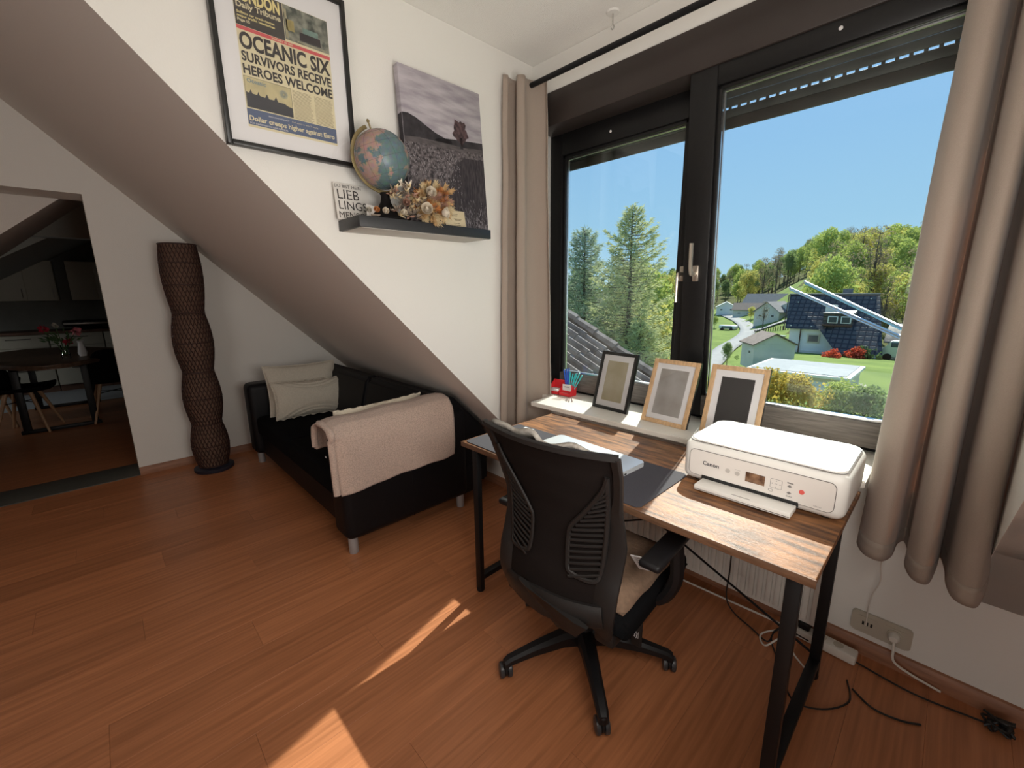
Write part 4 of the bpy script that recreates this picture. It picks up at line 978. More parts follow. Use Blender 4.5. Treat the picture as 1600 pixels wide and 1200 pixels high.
bc = TB('desk_cable', [(1.335, 1.80, .726), (1.330, 1.83, .50), (1.325, 1.86, .20), (1.322, 1.86, .06), (1.36, 1.84, .012), (1.45, 1.80, .006), (1.52, 1.77, .006), (1.53, 1.82, .03), (1.56, 1.85, .05), (1.60, 1.86, .03)], .0030, CABB, None, 6, 6); tag(bc, 'black cable hanging from behind the printer down to the floor', 'cable')
bc2 = TB('looped_cable', [(1.64, 1.86, .03), (1.56, 1.82, .06), (1.53, 1.78, .02), (1.60, 1.66, .006), (1.66, 1.55, .006), (1.74, 1.58, .006), (1.80, 1.68, .006), (1.78, 1.78, .006)], .0030, CABB, None, 6, 6); tag(bc2, 'black cable looping over the floor behind the right desk leg', 'cable')
wl = TB('white_loop_cable', [(1.60, 1.87, .05), (1.54, 1.84, .03), (1.49, 1.79, .008), (1.52, 1.74, .006), (1.57, 1.78, .05), (1.62, 1.74, .03), (1.66, 1.73, .006)], .0034, CABW, None, 8, 6); tag(wl, 'short white cable loop on the floor beside the power strip', 'cable')
bk = TB('skirting_cable', [(1.66, 1.90, .025), (1.80, 1.90, .006), (1.95, 1.88, .006), (2.08, 1.90, .006), (2.14, 1.905, .012)], .0034, CABB, None, 6, 6); tag(bk, 'black cable lying along the skirting at the right', 'cable')
b3 = TB('stray_strand', [(1.80, 1.75, .006), (1.86, 1.71, .005), (1.93, 1.72, .005), (1.98, 1.75, .005)], .0035, CABB, None, 6, 5); tag(b3, 'short dark curved strand on the floor right of the desk leg', 'cable')  # short dark curve lying on the floor
ps = thing('power_strip', 'white power strip on the floor under the desk by the skirting', 'power strip', (1.68, 1.90, 0))
PM = Matrix.Translation((1.68, 1.905, .003)) @ Matrix.Rotation(R(-3), 4, 'Z')
bm = NB(); box(bm, -.11, .11, -.026, .026, 0, .040, bev=.006, M=PM); obj('strip_body', bm, CABW, ps)
for k in range(3):
    bm = NB(); lathe(bm, [(.013, .040), (.017, .040), (.017, .042), (.013, .042)], (-.06+.055*k, 0, 0), 18); bm.transform(PM); obj('outlet', bm, SOCK, ps)
bm = NB(); box(bm, -.085, -.045, -.020, .020, .042, .075, bev=.006, M=PM); ad = obj('power_adapter', bm, BLACKP); tag(ad, 'small black adapter plugged into the power strip', 'adapter')
cl = thing('cable_tuft', 'small black knotted cable bundle on the floor at the far right skirting', 'cable bundle', (2.155, 1.91, 0))
for k in range(7):
    pts = [(2.155+random.uniform(-.035, .035), 1.905+random.uniform(-.03, .03), random.uniform(.006, .045)) for _ in range(6)]
    TB('cable_coil', pts, .004, CABB, cl, 6, 5)

# ================================================================= outside
def sm(t): t = max(0., min(1., t)); return t*t*(3-2*t)
def gz(x, y):
    q = (x-1.87)/max(y, 1.)
    g1 = -.5-.09*min(y, 58.)-.7*sm((y-17)/4)*sm((34-y)/5)
    b = sm((-q-.215)/.10)*sm((y-12)/30)
    g = g1*(1-b)+(-7.2+.012*max(0, y-60))*b
    w_ = sm((q+.34)/.16)
    g += sm((y-66)/75)*(9.5*w_+1.5)+sm((y-150)/90)*(4.5+2.5*w_)
    g -= sm((-x-25)/40)*sm((60-y)/40)*3
    return g
GRASS = mat('meadow_grass', (.175, .235, .050), .9, col2=(.12, .175, .036), scale=.35, detail=8, bump=.4, bscale=6, spec=.1)
FORF = mat('forest_floor', (.11, .12, .04), .95, col2=(.07, .07, .03), scale=.3, detail=8, spec=.05)
xs = [-170+i*3.2 for i in range(76)]; ys = [3+i*1.0 for i in range(20)]+[24+i*2.5 for i in range(24)]+[86+i*5 for i in range(50)]
xs = [x for x in xs if x < 75]
vs_ = [(x, y, gz(x, y)) for y in ys for x in xs]; nx = len(xs)
fs = [(j*nx+i, j*nx+i+1, (j+1)*nx+i+1, (j+1)*nx+i) for j in range(len(ys)-1) for i in range(nx-1)]
me = bpy.data.meshes.new('ground'); me.from_pydata(vs_, [], fs); me.update()
gr = fin('ground', me, [GRASS, FORF], None, True); st(gr)
for p in me.polygons:
    c = p.center; q = (c.x-1.87)/c.y
    if c.y > 66 and q > -.215 or c.y > 140 or q < -.5 and c.y > 40: p.material_index = 1
ROAD = mat('asphalt_pale', (.30, .29, .28), .9, var=.15, scale=1.5)
def road(name, label, pts, w_):
    P = smoothpts([(x, y, 0) for x, y in pts], 6)
    vs2, f2_ = [], []
    for i, p in enumerate(P):
        d = (P[min(i+1, len(P)-1)]-P[max(i-1, 0)]).normalized(); s_ = Vector((-d.y, d.x, 0))*w_/2
        for k in (-1, -.33, .33, 1):
            v = p+s_*k; vs2.append((v.x, v.y, max(gz(v.x, v.y), gz(p.x, p.y))+.12))
    for i in range(len(P)-1):
        for k in range(3): a = i*4+k; f2_.append((a, a+1, a+5, a+4))
    me = bpy.data.meshes.new(name); me.from_pydata(vs2, [], f2_); me.update(); o = fin(name, me, ROAD, None, True)
    md = o.modifiers.new('t', 'SOLIDIFY'); md.thickness = .1; return tag(o, label, 'road')
road('village_road', 'pale village road curving through the green valley', [(-13, 36), (-16.4, 46.3), (-18.6, 55.2), (-21.2, 66.1), (-23.0, 77.8), (-24.5, 85.2), (-27.3, 93.2), (-32.4, 104.5), (-37.2, 113.0), (-44, 124)], 2.6)
road('side_road', 'pale side lane branching right below the bare tree', [(-24.3, 84.6), (-23.0, 86.3), (-21.0, 87.2), (-17, 88.5)], 1.8)

# trees ---------------------------------------------------------
def leafmat(name, c, c2, tr=.25):
    m_ = mat(name, c, .75, col2=c2, scale=1.3, obvar=.16, spec=.15, detail=3); n = m_.node_tree; pb = n.nodes['Principled BSDF']
    t_ = n.nodes.new('ShaderNodeBsdfTranslucent'); t_.inputs[0].default_value = (*[min(1, v*1.6) for v in c], 1); mx = n.nodes.new('ShaderNodeMixShader'); mx.inputs[0].default_value = tr
    n.links.new(pb.outputs[0], mx.inputs[1]); n.links.new(t_.outputs[0], mx.inputs[2]); n.links.new(mx.outputs[0], n.nodes['Material Output'].inputs[0]); return m_
BARK = mat('tree_bark', (.12, .095, .075), .95, var=.4, scale=4)
LG = leafmat('fresh_spring_leaves', (.42, .47, .13), (.25, .32, .09)); LY = leafmat('yellow_green_leaves', (.56, .51, .15), (.38, .37, .11)); LM_ = leafmat('mid_green_leaves', (.25, .32, .12), (.14, .20, .08))
LD = leafmat('spruce_needles', (.085, .14, .055), (.045, .085, .04)); LB = leafmat('bare_twig_buds', (.26, .22, .13), (.17, .14, .09)); LP_ = leafmat('larch_needles', (.52, .53, .28), (.27, .32, .17)); LBL = leafmat('blue_spruce_needles', (.38, .43, .30), (.19, .25, .19)); LR = leafmat('red_azalea', (.62, .12, .06), (.40, .06, .04)); LGOLD = leafmat('golden_hedge_leaves', (.66, .47, .10), (.38, .32, .07)); LW = leafmat('white_blossom', (.70, .62, .50), (.42, .36, .24))
def quads(pts):
    """pts: list of (pos, size) -> random small leaf triangles"""
    V_, F_ = [], []
    for p, s_ in pts:
        a = Vector((random.gauss(0, 1), random.gauss(0, 1), random.gauss(0, .7))).normalized(); b = a.orthogonal().normalized(); b = Matrix.Rotation(random.random()*6.28, 3, a) @ b
        c = a.cross(b); k = len(V_); V_ += [p+b*s_, p-b*s_*.6+c*s_*.8, p-b*s_*.6-c*s_*.8]; F_.append((k, k+1, k+2))
    return V_, F_
def meshpair(nm, pts): 
    V_, F_ = quads(pts); me = bpy.data.meshes.new(nm); me.from_pydata(V_, [], F_); me.update(); return me
def decid(h, r_, nleaf, ls, sparse=False):
    pts = []; cl = [(Vector((random.gauss(0, r_*.45), random.gauss(0, r_*.45), h*(.38+.55*random.random()))), r_*random.uniform(.28, .5)) for _ in range(16)]
    cl = [(Vector((c.x*(1.25-c.z/h), c.y*(1.25-c.z/h), c.z)), rr) for c, rr in cl]+[(Vector((0, 0, h*.93)), r_*.3)]
    for _ in range(nleaf):
        c, rr = random.choice(cl); d = Vector((random.gauss(0, 1), random.gauss(0, 1), random.gauss(0, .8))).normalized(); pts.append((c+d*rr*(.7+.4*random.random()), ls*random.uniform(.6, 1.3)))
    return meshpair('crown', pts), cl
def trunkmesh(h, r_, cl, nb=12, tw=0):
    bm = NB(); tube(bm, [(0, 0, -1.2), (r_*.3, 0, h*.4), (0, r_*.2, h*.95)], [r_, r_*.7, r_*.12], 6)
    for c, rr in cl[:nb]:
        z0 = h*random.uniform(.25, .6); tube(bm, [(0, 0, z0), Vector((c.x*.5, c.y*.5, (z0+c.z)/2)), c+Vector((0, 0, rr*.5))], [r_*.35, r_*.22, r_*.06], 4)
        for _ in range(tw):
            d = Vector((random.gauss(0, 1), random.gauss(0, 1), random.gauss(.5, .8))).normalized(); tube(bm, [c, c+d*rr*1.2], [r_*.1, r_*.03], 3)
    me = bpy.data.meshes.new('trunk'); bm.to_mesh(me); bm.free(); return me
def conif(h, r_, n_, ls, droop=.25):
    pts = []
    for _ in range(n_):
        t_ = random.random()**.75; z = h*(1-t_)*.98+.02*h*0; z = h*(.08+.92*(1-t_)); R_ = r_*(t_**.85)*(1+.25*math.sin(z*9)); a = random.random()*6.283; k = random.random()**.5
        pts.append((Vector((math.cos(a)*R_*k, math.sin(a)*R_*k, z-droop*R_*k)), ls*random.uniform(.6, 1.2)))
    return meshpair('crown', pts)
protos = []
for (kind, h, r_, nl, ls, lm) in (('d', 11, 3.6, 3400, .21, LG), ('d', 10, 3.9, 3400, .21, LY), ('d', 11, 3.2, 3000, .20, LM_), ('b', 12.5, 2.8, 600, .14, LB), ('c', 12, 2.3, 2600, .24, LD), ('d', 10, 3.2, 2800, .20, LG)):
    if kind == 'c': cme = conif(h, r_, nl, ls); tme = trunkmesh(h, .16, [], 0)
    else:
        cme, cl_ = decid(h, r_, nl, ls); tme = trunkmesh(h, .20 if kind == 'b' else .16, cl_, 14, 7 if kind == 'b' else 0)
    cme.materials.append(lm); tme.materials.append(BARK); protos.append((cme, tme, kind))
def treeobj(name, label, x, y, s_, k, group=None, cat='tree', sz=None, zoff=0):
    cme, tme, _ = protos[k]; o = bpy.data.objects.new(name, None); COL.objects.link(o); o.location = (x, y, gz(x, y)+zoff); o.rotation_euler = (0, 0, random.random()*6.28); o.scale = (s_, s_, sz or s_); tag(o, label, cat, group)
    for nm, me in (('crown', cme), ('trunk', tme)): c = bpy.data.objects.new(nm, me); COL.objects.link(c); c.parent = o
    return o
GLAB = ['fresh green leafy tree of the forest on the hillside behind the village', 'yellow-green leafy tree of the forest on the hillside', 'darker green leafy tree of the forest on the hillside', 'bare brown tree standing among the forest on the hillside', 'dark spruce standing among the forest on the hillside', 'small fresh green tree of the forest on the hillside']
GG = ['fresh green forest trees', 'yellow-green forest trees', 'darker green forest trees', 'bare forest trees', 'forest spruces', 'small green forest trees']
cnt = 0; placed = []; tries = 0
while cnt < 270 and tries < 20000:
    tries += 1
    y = random.uniform(70, 250); q = random.uniform(-.56, .04); x = 1.87+q*y
    if q < -.20 and y < 132: continue
    if q < -.22 and y < 150 and q > -.40 and random.random() < .6: continue
    if any((x-a)**2+(y-b)**2 < (2.7+.010*y)**2 for a, b in placed): continue
    placed.append((x, y))
    if q > -.2: k = random.choice((0, 1, 1, 0, 5, 3, 1, 3))
    elif q > -.30: k = random.choice((2, 3, 3, 0, 3, 2, 5))
    else: k = random.choice((2, 0, 5, 3, 1, 2))
    treeobj('forest_tree', GLAB[k], x, y, random.uniform(.7, 1.05)*(1+.001*(y-100)), k, GG[k]); cnt += 1
for i, (x, y, s_, k, lab) in enumerate(((-12.6, 76, .62, 3, 'tall bare tree rising above the yellow wood on the right skyline'), (-8.5, 90, 1.15, 3, 'broad bare tree on the right skyline beside the curtain'), (-22.5, 86.5, .42, 3, 'bare lone tree on the meadow in front of the grey gabled house'), (-30, 104, .28, 1, 'small yellowish tree behind the white village house'), (-18.5, 92, .36, 3, 'pinkish bare tree left of the dark slate roof'), (-15.4, 50, .26, 2, 'small round tree beside the road at the valley bottom'), (-33, 92, .22, 0, 'small green bush tree on the meadow left of the road'))):
    treeobj('lone_tree', lab, x, y, s_, k)

# near conifers in front of the left casement
def spruce(name, label, x, y, z0, h, r_, lm, nb, seed, cat='tree'):
    random.seed(seed); t = thing(name, label, cat, (x, y, z0)); bm = NB(); tube(bm, [(x, y, z0), (x+.05, y, z0+h*.5), (x, y, z0+h)], [h*.016, h*.010, .01], 7)
    pts = []
    for i in range(nb):
        t_ = i/nb; z = z0+h*(.10+.89*t_); R_ = r_*(1-t_)**.66*random.uniform(.50, 1.18)+.10; a = i*2.4+random.uniform(-.3, .3); dd = Vector((math.cos(a), math.sin(a), 0))
        up_ = .50*t_-.08; tip = Vector((x, y, z))+dd*R_+Vector((0, 0, R_*up_)); mid = Vector((x, y, z))+dd*R_*.55+Vector((0, 0, R_*(up_*.2-.04)))
        tube(bm, [(x, y, z), mid, tip], [.022, .014, .004], 3)
        ns = int(24+80*R_)
        for _ in range(ns):
            k = random.random()**.7; p = (Vector((x, y, z)).lerp(mid, k*2) if k < .5 else mid.lerp(tip, k*2-1)); sd_ = Vector((-dd.y, dd.x, 0))
            p = p+sd_*random.gauss(0, .12*R_*(1.15-k)+.02)+Vector((0, 0, random.gauss(-.05*(1-t_), .05)))
            pts.append((p, random.uniform(.035, .085)))
    obj('trunk', bm, BARK, t)
    V_, F_ = [], []
    for p, s_ in pts:   # elongated needle sprays
        d = Vector((p.x-x, p.y-y, random.uniform(-.25, .35)*max(.3, (p.xy-Vector((x, y))).length))).normalized(); d = (d+Vector((random.gauss(0, .45), random.gauss(0, .45), random.gauss(0, .35)))).normalized(); b = d.orthogonal().normalized(); b = Matrix.Rotation(random.random()*6.28, 3, d) @ b
        k = len(V_); V_ += [p-b*s_*.28, p+b*s_*.28, p+d*s_*2.4]; F_.append((k, k+1, k+2))
    inv = wm(t).inverted(); me = bpy.data.meshes.new('needles'); me.from_pydata([inv @ v for v in V_], [], F_); me.update(); fin('needles', me, lm, t, False); return t
spruce('spruce', 'tall feathery conifer in the middle of the left window', -6.55, 14, -7.0, 11.35, 3.1, LP_, 260, 3)
spruce('spruce', 'bluish spruce at the left edge of the left window', -8.95, 14.5, -7.0, 10.9, 3.0, LBL, 300, 4)
spruce('spruce', 'shorter green conifer between the two tall conifers', -8.1, 16.0, -7.0, 9.5, 2.6, LP_, 260, 5)
spruce('spruce', 'loose light green conifer beside the window mullion', -5.45, 13.0, -7.0, 7.4, 2.2, LP_, 240, 6)
random.seed(11)
for (x, y, s_, k, lab) in ((-9.7, 21, .66, 1, 'yellow-green bushy tree behind the conifers by the mullion'), (-13.0, 26, .80, 0, 'fresh green tree behind the conifers'), (-5.6, 12.0, .34, 5, 'low green bush under the conifers'), (-18.5, 27, .8, 2, 'dark green tree behind the bluish spruce'), (-23, 30, .8, 4, 'dark spruce far left behind the bluish spruce')):
    o = treeobj('garden_tree', lab, x, y, s_, k); o.location.z = -6.3 if y < 25 else -5.6

# buildings -----------------------------------------------------
TILE = bpy.data.materials.new('slate_blue_tiles'); TILE.use_nodes = True; n = TILE.node_tree; b = n.nodes['Principled BSDF']; b.inputs['Roughness'].default_value = .55
t = n.nodes.new('ShaderNodeTexCoord'); br = n.nodes.new('ShaderNodeTexBrick'); br.offset = 0; br.inputs['Scale'].default_value = 1; br.inputs['Color1'].default_value = (.058, .052, .050, 1); br.inputs['Color2'].default_value = (.085, .076, .070, 1); br.inputs['Mortar'].default_value = (.014, .014, .018, 1)
br.inputs['Brick Width'].default_value = .55; br.inputs['Row Height'].default_value = .42; br.inputs['Mortar Size'].default_value = .07
cx_ = n.nodes.new('ShaderNodeSeparateXYZ'); cb2 = n.nodes.new('ShaderNodeCombineXYZ'); n.links.new(t.outputs['Object'], cx_.inputs[0]); n.links.new(cx_.outputs['X'], cb2.inputs['X']); n.links.new(cx_.outputs['Z'], cb2.inputs['Y']); n.links.new(cb2.outputs[0], br.inputs['Vector']); n.links.new(br.outputs['Color'], b.inputs['Base Color'])
bpn = n.nodes.new('ShaderNodeBump'); bpn.inputs['Distance'].default_value = .05; bpn.inputs['Strength'].default_value = .6; n.links.new(br.outputs['Fac'], bpn.inputs['Height']); bpn.invert = True; n.links.new(bpn.outputs[0], b.inputs['Normal'])
HW = mat('house_white_render', (.78, .78, .76), .85, var=.05, scale=1); HG = mat('house_grey_render', (.64, .62, .55), .85, var=.1, scale=1); HC = mat('cream_render', (.62, .57, .44), .85, var=.06, scale=2)
WIN = mat('window_glass_dark', (.06, .075, .09), .15); RBR = mat('brown_tile_roof', (.20, .14, .11), .8, var=.3, scale=3); RGR = mat('grey_tile_roof', (.20, .19, .19), .8, var=.25, scale=3); RWH = mat('pale_metal_roof', (.75, .74, .70), .5); DW = mat('dark_wood', (.09, .045, .03), .8)
bh = thing('slate_roof_house', 'large white house with dark blue slate roof and dormer on the right', 'house', (-7.5, 57.5, -5.7))
# front (south) wall, left gable wall
def quad(name, pts, m, par, off): return PR(name, pts, off, m, par)
quad('wall', [(-10.95, 55.4, -6.2), (-6.0, 55.4, -6.2), (-6.0, 55.4, -2.5), (-10.95, 55.4, -2.5)], HW, bh, (0, .3, 0))
quad('wall', [(-11.0, 55.5, -6.2), (-11.4, 61, -6.2), (-11.4, 61, -2.5), (-11.5, 58.6, .2), (-11.0, 55.5, -2.6)], HW, bh, (.3, 0, 0))
quad('wall', [(-3.1, 53.6, -6.3), (-4.0, 61, -6.3), (-4.0, 61, -2.5), (-4.3, 58.3, .1), (-3.1, 53.6, -4.3)], HW, bh, (-.3, 0, 0))
quad('roof_slope', [(-12.05, 58.3, .66), (-4.05, 58.3, .64), (-2.55, 52.1, -4.72), (-6.0, 52.3, -4.98), (-8.15, 54.9, -2.88), (-11.35, 55.0, -2.90)], TILE, bh, (0, .12, .14))
quad('roof_slope', [(-12.05, 58.5, .66), (-4.05, 58.5, .64), (-3.4, 62.5, -2.9), (-11.6, 62.5, -2.9)], TILE, bh, (0, -.1, .12))
BX('ridge', (-12.1, -4.0, 58.25, 58.55, .72, .86), RGR, bh, bev=.04)
quad('verge_board', [(-12.1, 58.3, .50), (-11.40, 54.9, -3.12), (-11.40, 54.9, -2.90), (-12.1, 58.3, .74)], DW, bh, (-.10, 0, 0))
BX('chimney', (-7.3, -6.5, 59.2, 59.9, .0, 1.35), RGR, bh, bev=.03)
for (x0, z0, w_, h_) in ((-9.25, -4.35, 1.15, .95),):
    f_ = BX('window', (x0, x0+w_, 55.3, 55.42, z0, z0+h_), HC, bh, bev=.02); BX('pane', (x0+.14, x0+w_-.14, 55.27, 55.31, z0+.14, z0+h_-.14), WIN, f_, bev=0)
BX('small_window', (-6.75, -6.25, 55.3, 55.42, -4.0, -3.55), WIN, bh, bev=.02)
BX('wall_lamp', (-6.3, -6.0, 55.1, 55.4, -4.7, -4.4), RWH, bh, bev=.05)
BX('plinth', (-10.97, -6.0, 55.32, 55.42, -6.2, -5.25), HG, bh, bev=.02)
dm = quad('dormer', [(-7.95, 54.9, -2.40), (-7.95, 54.9, -1.25), (-7.95, 57.8, -.55), (-7.95, 57.8, -2.40)], TILE, bh, (2.5, 0, 0))
BX('dormer_roof', (-8.05, -5.35, 54.7, 57.5, -1.20, -1.08), RGR, dm, bev=.03); BX('dormer_balcony', (-7.95, -5.45, 54.6, 54.88, -2.45, -2.25), DW, dm, bev=.02)
for x0 in (-7.55, -6.45):
    f_ = BX('window', (x0, x0+.86, 54.80, 54.93, -2.15, -1.42), HW, bh, bev=.02); BX('pane', (x0+.10, x0+.76, 54.77, 54.81, -2.05, -1.52), WIN, f_, bev=0)
f_ = BX('skylight', (-7.95, -6.95, 55.35, 55.5, -1.02, -.30), RWH, bh, bev=.02)
BX('downpipe', (-9.96, -9.86, 55.22, 55.32, -5.7, -2.9), DW, bh, bev=.01)
for (x, z) in ((-11.0, -.1), (-10.9, -2.6), (-9.0, -2.6), (-5.0, -2.1), (-6.3, -4.2), (-4.7, .3)):
    yy = 55.0+(z+2.9)/3.5*3.3-.12; BX('snow_hook', (x, x+.12, yy-.1, yy, z-.02, z+.06), RWH, bh, bev=0)
bal = PR('balcony', [(-12.6, 55.2, -4.5), (-11.05, 54.6, -4.5), (-11.05, 56.5, -4.5), (-12.6, 56.5, -4.5)], (0, 0, .12), DW, bh)
for k in range(9): BX('baluster', (-12.5+.16*k, -12.44+.16*k, 55.05-.06*k, 55.12-.06*k, -4.4, -3.75), DW, bal, bev=0)
TB('balcony_rail', [(-12.6, 55.1, -3.72), (-11.05, 54.55, -3.72)], .06, RWH, bal, 6)
ext = thing('annex', 'low dark-roofed annex at the right end of the slate roofed house', 'annex', (-1.2, 57, -5.7))
BX('wall', (-2.6, 1.2, 56, 60, -6.2, -3.6), HW, ext, bev=.02); PR('roof', [(-2.9, 55.5, -3.9), (1.5, 55.5, -3.9), (1.5, 58.5, -2.3), (-2.9, 58.5, -2.3)], (0, .1, .12), TILE, ext)
def house(name, label, x, y, z, w_, d_, hw_, hr_, rot, wallm, roofm, gable=True, wins=((-.25, .35), (.25, .35)), cat='house'):
    t = thing(name, label, cat, (x, y, z), R(rot)); M = WORLD[t.name]
    bm = NB(); prism(bm, [(-w_/2, -d_/2, -1), (w_/2, -d_/2, -1), (w_/2, -d_/2, hw_), (0, -d_/2, hw_+hr_), (-w_/2, -d_/2, hw_)] if gable else [(-w_/2, -d_/2, -1), (w_/2, -d_/2, -1), (w_/2, -d_/2, hw_), (-w_/2, -d_/2, hw_)], (0, d_, 0)); bm.transform(M); obj('wall', bm, wallm, t)
    o_ = .12*w_**.5
    if gable:
        for s in (-1, 1):
            bm = NB(); k = hr_/(w_/2); prism(bm, [(0, -d_/2-o_, hw_+hr_), (s*(w_/2+o_), -d_/2-o_, hw_-o_*k), (s*(w_/2+o_), d_/2+o_, hw_-o_*k), (0, d_/2+o_, hw_+hr_)], (0, 0, .12)); bm.transform(M); obj('roof', bm, roofm, t)
    else:
        for s in (-1, 1):
            bm = NB(); prism(bm, [(-w_/2-o_, 0, hw_+hr_), (-w_/2-o_, s*(d_/2+o_), hw_-.1), (w_/2+o_, s*(d_/2+o_), hw_-.1), (w_/2+o_, 0, hw_+hr_)], (0, 0, .10)); bm.transform(M); obj('roof', bm, roofm, t)
    if not gable:
        bm = NB(); prism(bm, [(-w_/2, -d_/2, hw_-.02), (-w_/2, d_/2, hw_-.02), (-w_/2, 0, hw_+hr_-.03)], (w_, 0, 0)); bm.transform(M); obj('gable_wall', bm, wallm, t)
    for (u, v) in wins:
        bm = NB(); box(bm, u*w_-.07*w_, u*w_+.07*w_, -d_/2-.03, -d_/2+.05, v*hw_*1.6, v*hw_*1.6+.22*hw_); bm.transform(M); f_ = obj('window', bm, RWH, t)
        bm = NB(); box(bm, u*w_-.052*w_, u*w_+.052*w_, -d_/2-.06, -d_/2+.0, v*hw_*1.6+.03*hw_, v*hw_*1.6+.19*hw_); bm.transform(M); obj('pane', bm, WIN, f_)
    return t
house('village_house', 'small white house with pale roof at the far end of the valley road', -41.6, 121.5, -5.2, 4.6, 5.0, 2.1, 1.2, 20, HW, RWH)
house('village_house', 'grey gabled house behind the bare tree at the edge of the village', -22.9, 94.5, -4.7, 4.6, 6, 1.9, 1.75, -12, HG, RGR, wins=((-.25, .3), (.25, .3), (0, .62)))
house('village_house', 'long low farmhouse with brown roof in the middle of the village', -34.0, 116, -4.8, 6.8, 4, 1.3, 1.5, 8, HG, RBR, gable=False, wins=((-.3, .15), (0, .15), (.3, .15)))
house('village_house', 'upper grey barn roof on the slope behind the village', -31.0, 119, -3.5, 9.5, 5, 1.4, 2.3, -6, HG, RGR, gable=False, wins=((-.3, .15), (.3, .15)))
house('village_house', 'white house partly hidden at the left edge of the slate roof', -20.3, 96, -3.4, 3.2, 4, 1.4, .9, -5, HW, RWH, wins=((-.2, .25), (.2, .25)))
house('village_house', 'bright pale-roofed shed behind the village roofs', -33.2, 128, -1.7, 4.2, 4, .9, .8, 5, HW, RWH, gable=False, wins=((0, .15),))
gh = house('garden_shed', 'grey garage with brown tiled roof left of the slate roofed house', -10.6, 46.5, -5.1, 3.0, 3.6, 1.4, .95, -52, HG, RBR, gable=False, wins=((.2, .2),), cat='garage')
fr_ = thing('flat_roof_garage', 'cream flat-roofed garage below the window in front of the lawn', 'garage', (-3.3, 26, -4.2))
BX('wall', (-5.3, -1.25, 24.3, 28.2, -5.0, -2.75), HC, fr_, bev=.02); BX('flat_roof', (-5.5, -1.1, 24.1, 28.5, -2.75, -2.60), RWH, fr_, bev=.03); BX('roof_gravel', (-5.3, -1.3, 24.3, 28.3, -2.60, -2.57), mat('pale_roof_gravel', (.33, .34, .34), .9, var=.1, scale=3), fr_, bev=0)
BX('door', (-3.9, -3.2, 24.26, 24.32, -4.6, -2.95), mat('olive_door', (.20, .19, .05), .7), fr_, bev=.01); BX('garage_door', (-2.9, -1.5, 24.26, 24.32, -4.6, -2.95), HW, fr_, bev=.01)
cv_ = thing('caravan', 'white caravan parked on the lane across the meadow', 'caravan', (-29.5, 90, -6.4)); BX('body', (-31.2, -28.0, 89.3, 90.7, -6.3, -5.55), RWH, cv_, bev=.15, seg=3); BX('window', (-30.6, -28.6, 89.26, 89.32, -6.0, -5.75), WIN, cv_, bev=.02)
for x in (-30.5, -28.8):
    bm = NB(); lathe(bm, [(0, 0), (.3, 0), (.3, .2), (0, .2)], n=14, M=Matrix.Translation((x, 89.3, -6.3)) @ Matrix.Rotation(R(90), 4, 'X')); obj('wheel', bm, BLACKP, cv_)
ca_ = thing('car', 'silver car parked at the right end of the slate roofed house', 'car', (-1.9, 54.3, -5.4))
bm = NB(); prism(bm, [(-2.9, 53.6, -5.1), (-2.9, 53.6, -4.4), (-2.5, 53.6, -4.15), (-2.2, 53.6, -3.55), (-1.0, 53.6, -3.5), (-.6, 53.6, -4.1), (.3, 53.6, -4.3), (.4, 53.6, -5.1)], (0, 1.6, 0)); bmesh.ops.bevel(bm, geom=list(bm.edges), offset=.08, segments=2, affect='EDGES'); obj('body', bm, mat('car_silver', (.55, .57, .60), .3, metal=.5), ca_)
BX('side_window', (-2.15, -.95, 53.57, 53.62, -4.1, -3.65), WIN, ca_, bev=.03)
for x in (-2.3, -.2):
    bm = NB(); lathe(bm, [(0, 0), (.33, 0), (.33, .2), (0, .2)], n=16, M=Matrix.Translation((x, 53.7, -5.05)) @ Matrix.Rotation(R(90), 4, 'X')); obj('wheel', bm, BLACKP, ca_)
def bush(name, label, x, y, r_, h, m_, nl, ls, group=None, cat='bush', z=None):
    cme, cl_ = decid(h*1.35, r_, nl, ls); 
    for v in cme.vertices: v.co.z = max(-.3, v.co.z-h*.45)
    cme.materials.append(m_); bm = NB(); tube(bm, [(0, 0, -.3), (0, 0, h*.5)], [.05*h, .02*h], 5); tme = bpy.data.meshes.new('stem'); bm.to_mesh(tme); bm.free(); tme.materials.append(BARK)
    o = bpy.data.objects.new(name, None); COL.objects.link(o); o.location = (x, y, gz(x, y) if z is None else z); tag(o, label, cat, group)
    for nm, me in (('foliage', cme), ('stem', tme)): c = bpy.data.objects.new(nm, me); COL.objects.link(c); c.parent = o
    return o
bush('azalea', 'red flowering azalea at the corner of the slate roof', -4.3, 51, .9, 1.1, LR, 900, .10); bush('azalea', 'lower red azalea left of the other on the lawn', -5.6, 48, .8, .7, LR, 700, .09); bush('garden_bush', 'dark green bush under the red azalea', -4.0, 51.8, 1.2, 1.0, LD, 700, .12)
for i, (x, y, r_, h, m_, lab) in enumerate(((-1.55, 13.2, .75, .95, LGOLD, 'golden hedge bush at the left below the right window'), (-.75, 13.0, .7, .85, LGOLD, 'golden hedge bush in the middle below the right window'), (.0, 13.4, .7, .70, LG, 'light green hedge bush below the right window'), (.6, 13.2, .6, .70, LM_, 'green hedge bush beside the right curtain'), (-2.3, 14.2, .7, .85, LGOLD, 'golden hedge bush behind the photo frames'), (.25, 14.6, .55, .6, LW, 'white flowering bush behind the hedge'), (-3.1, 15.2, .7, .8, LG, 'light green bush at the left end of the hedge'))):
    bush('hedge_bush', lab, x, y, r_, h, m_, 2600, .040)
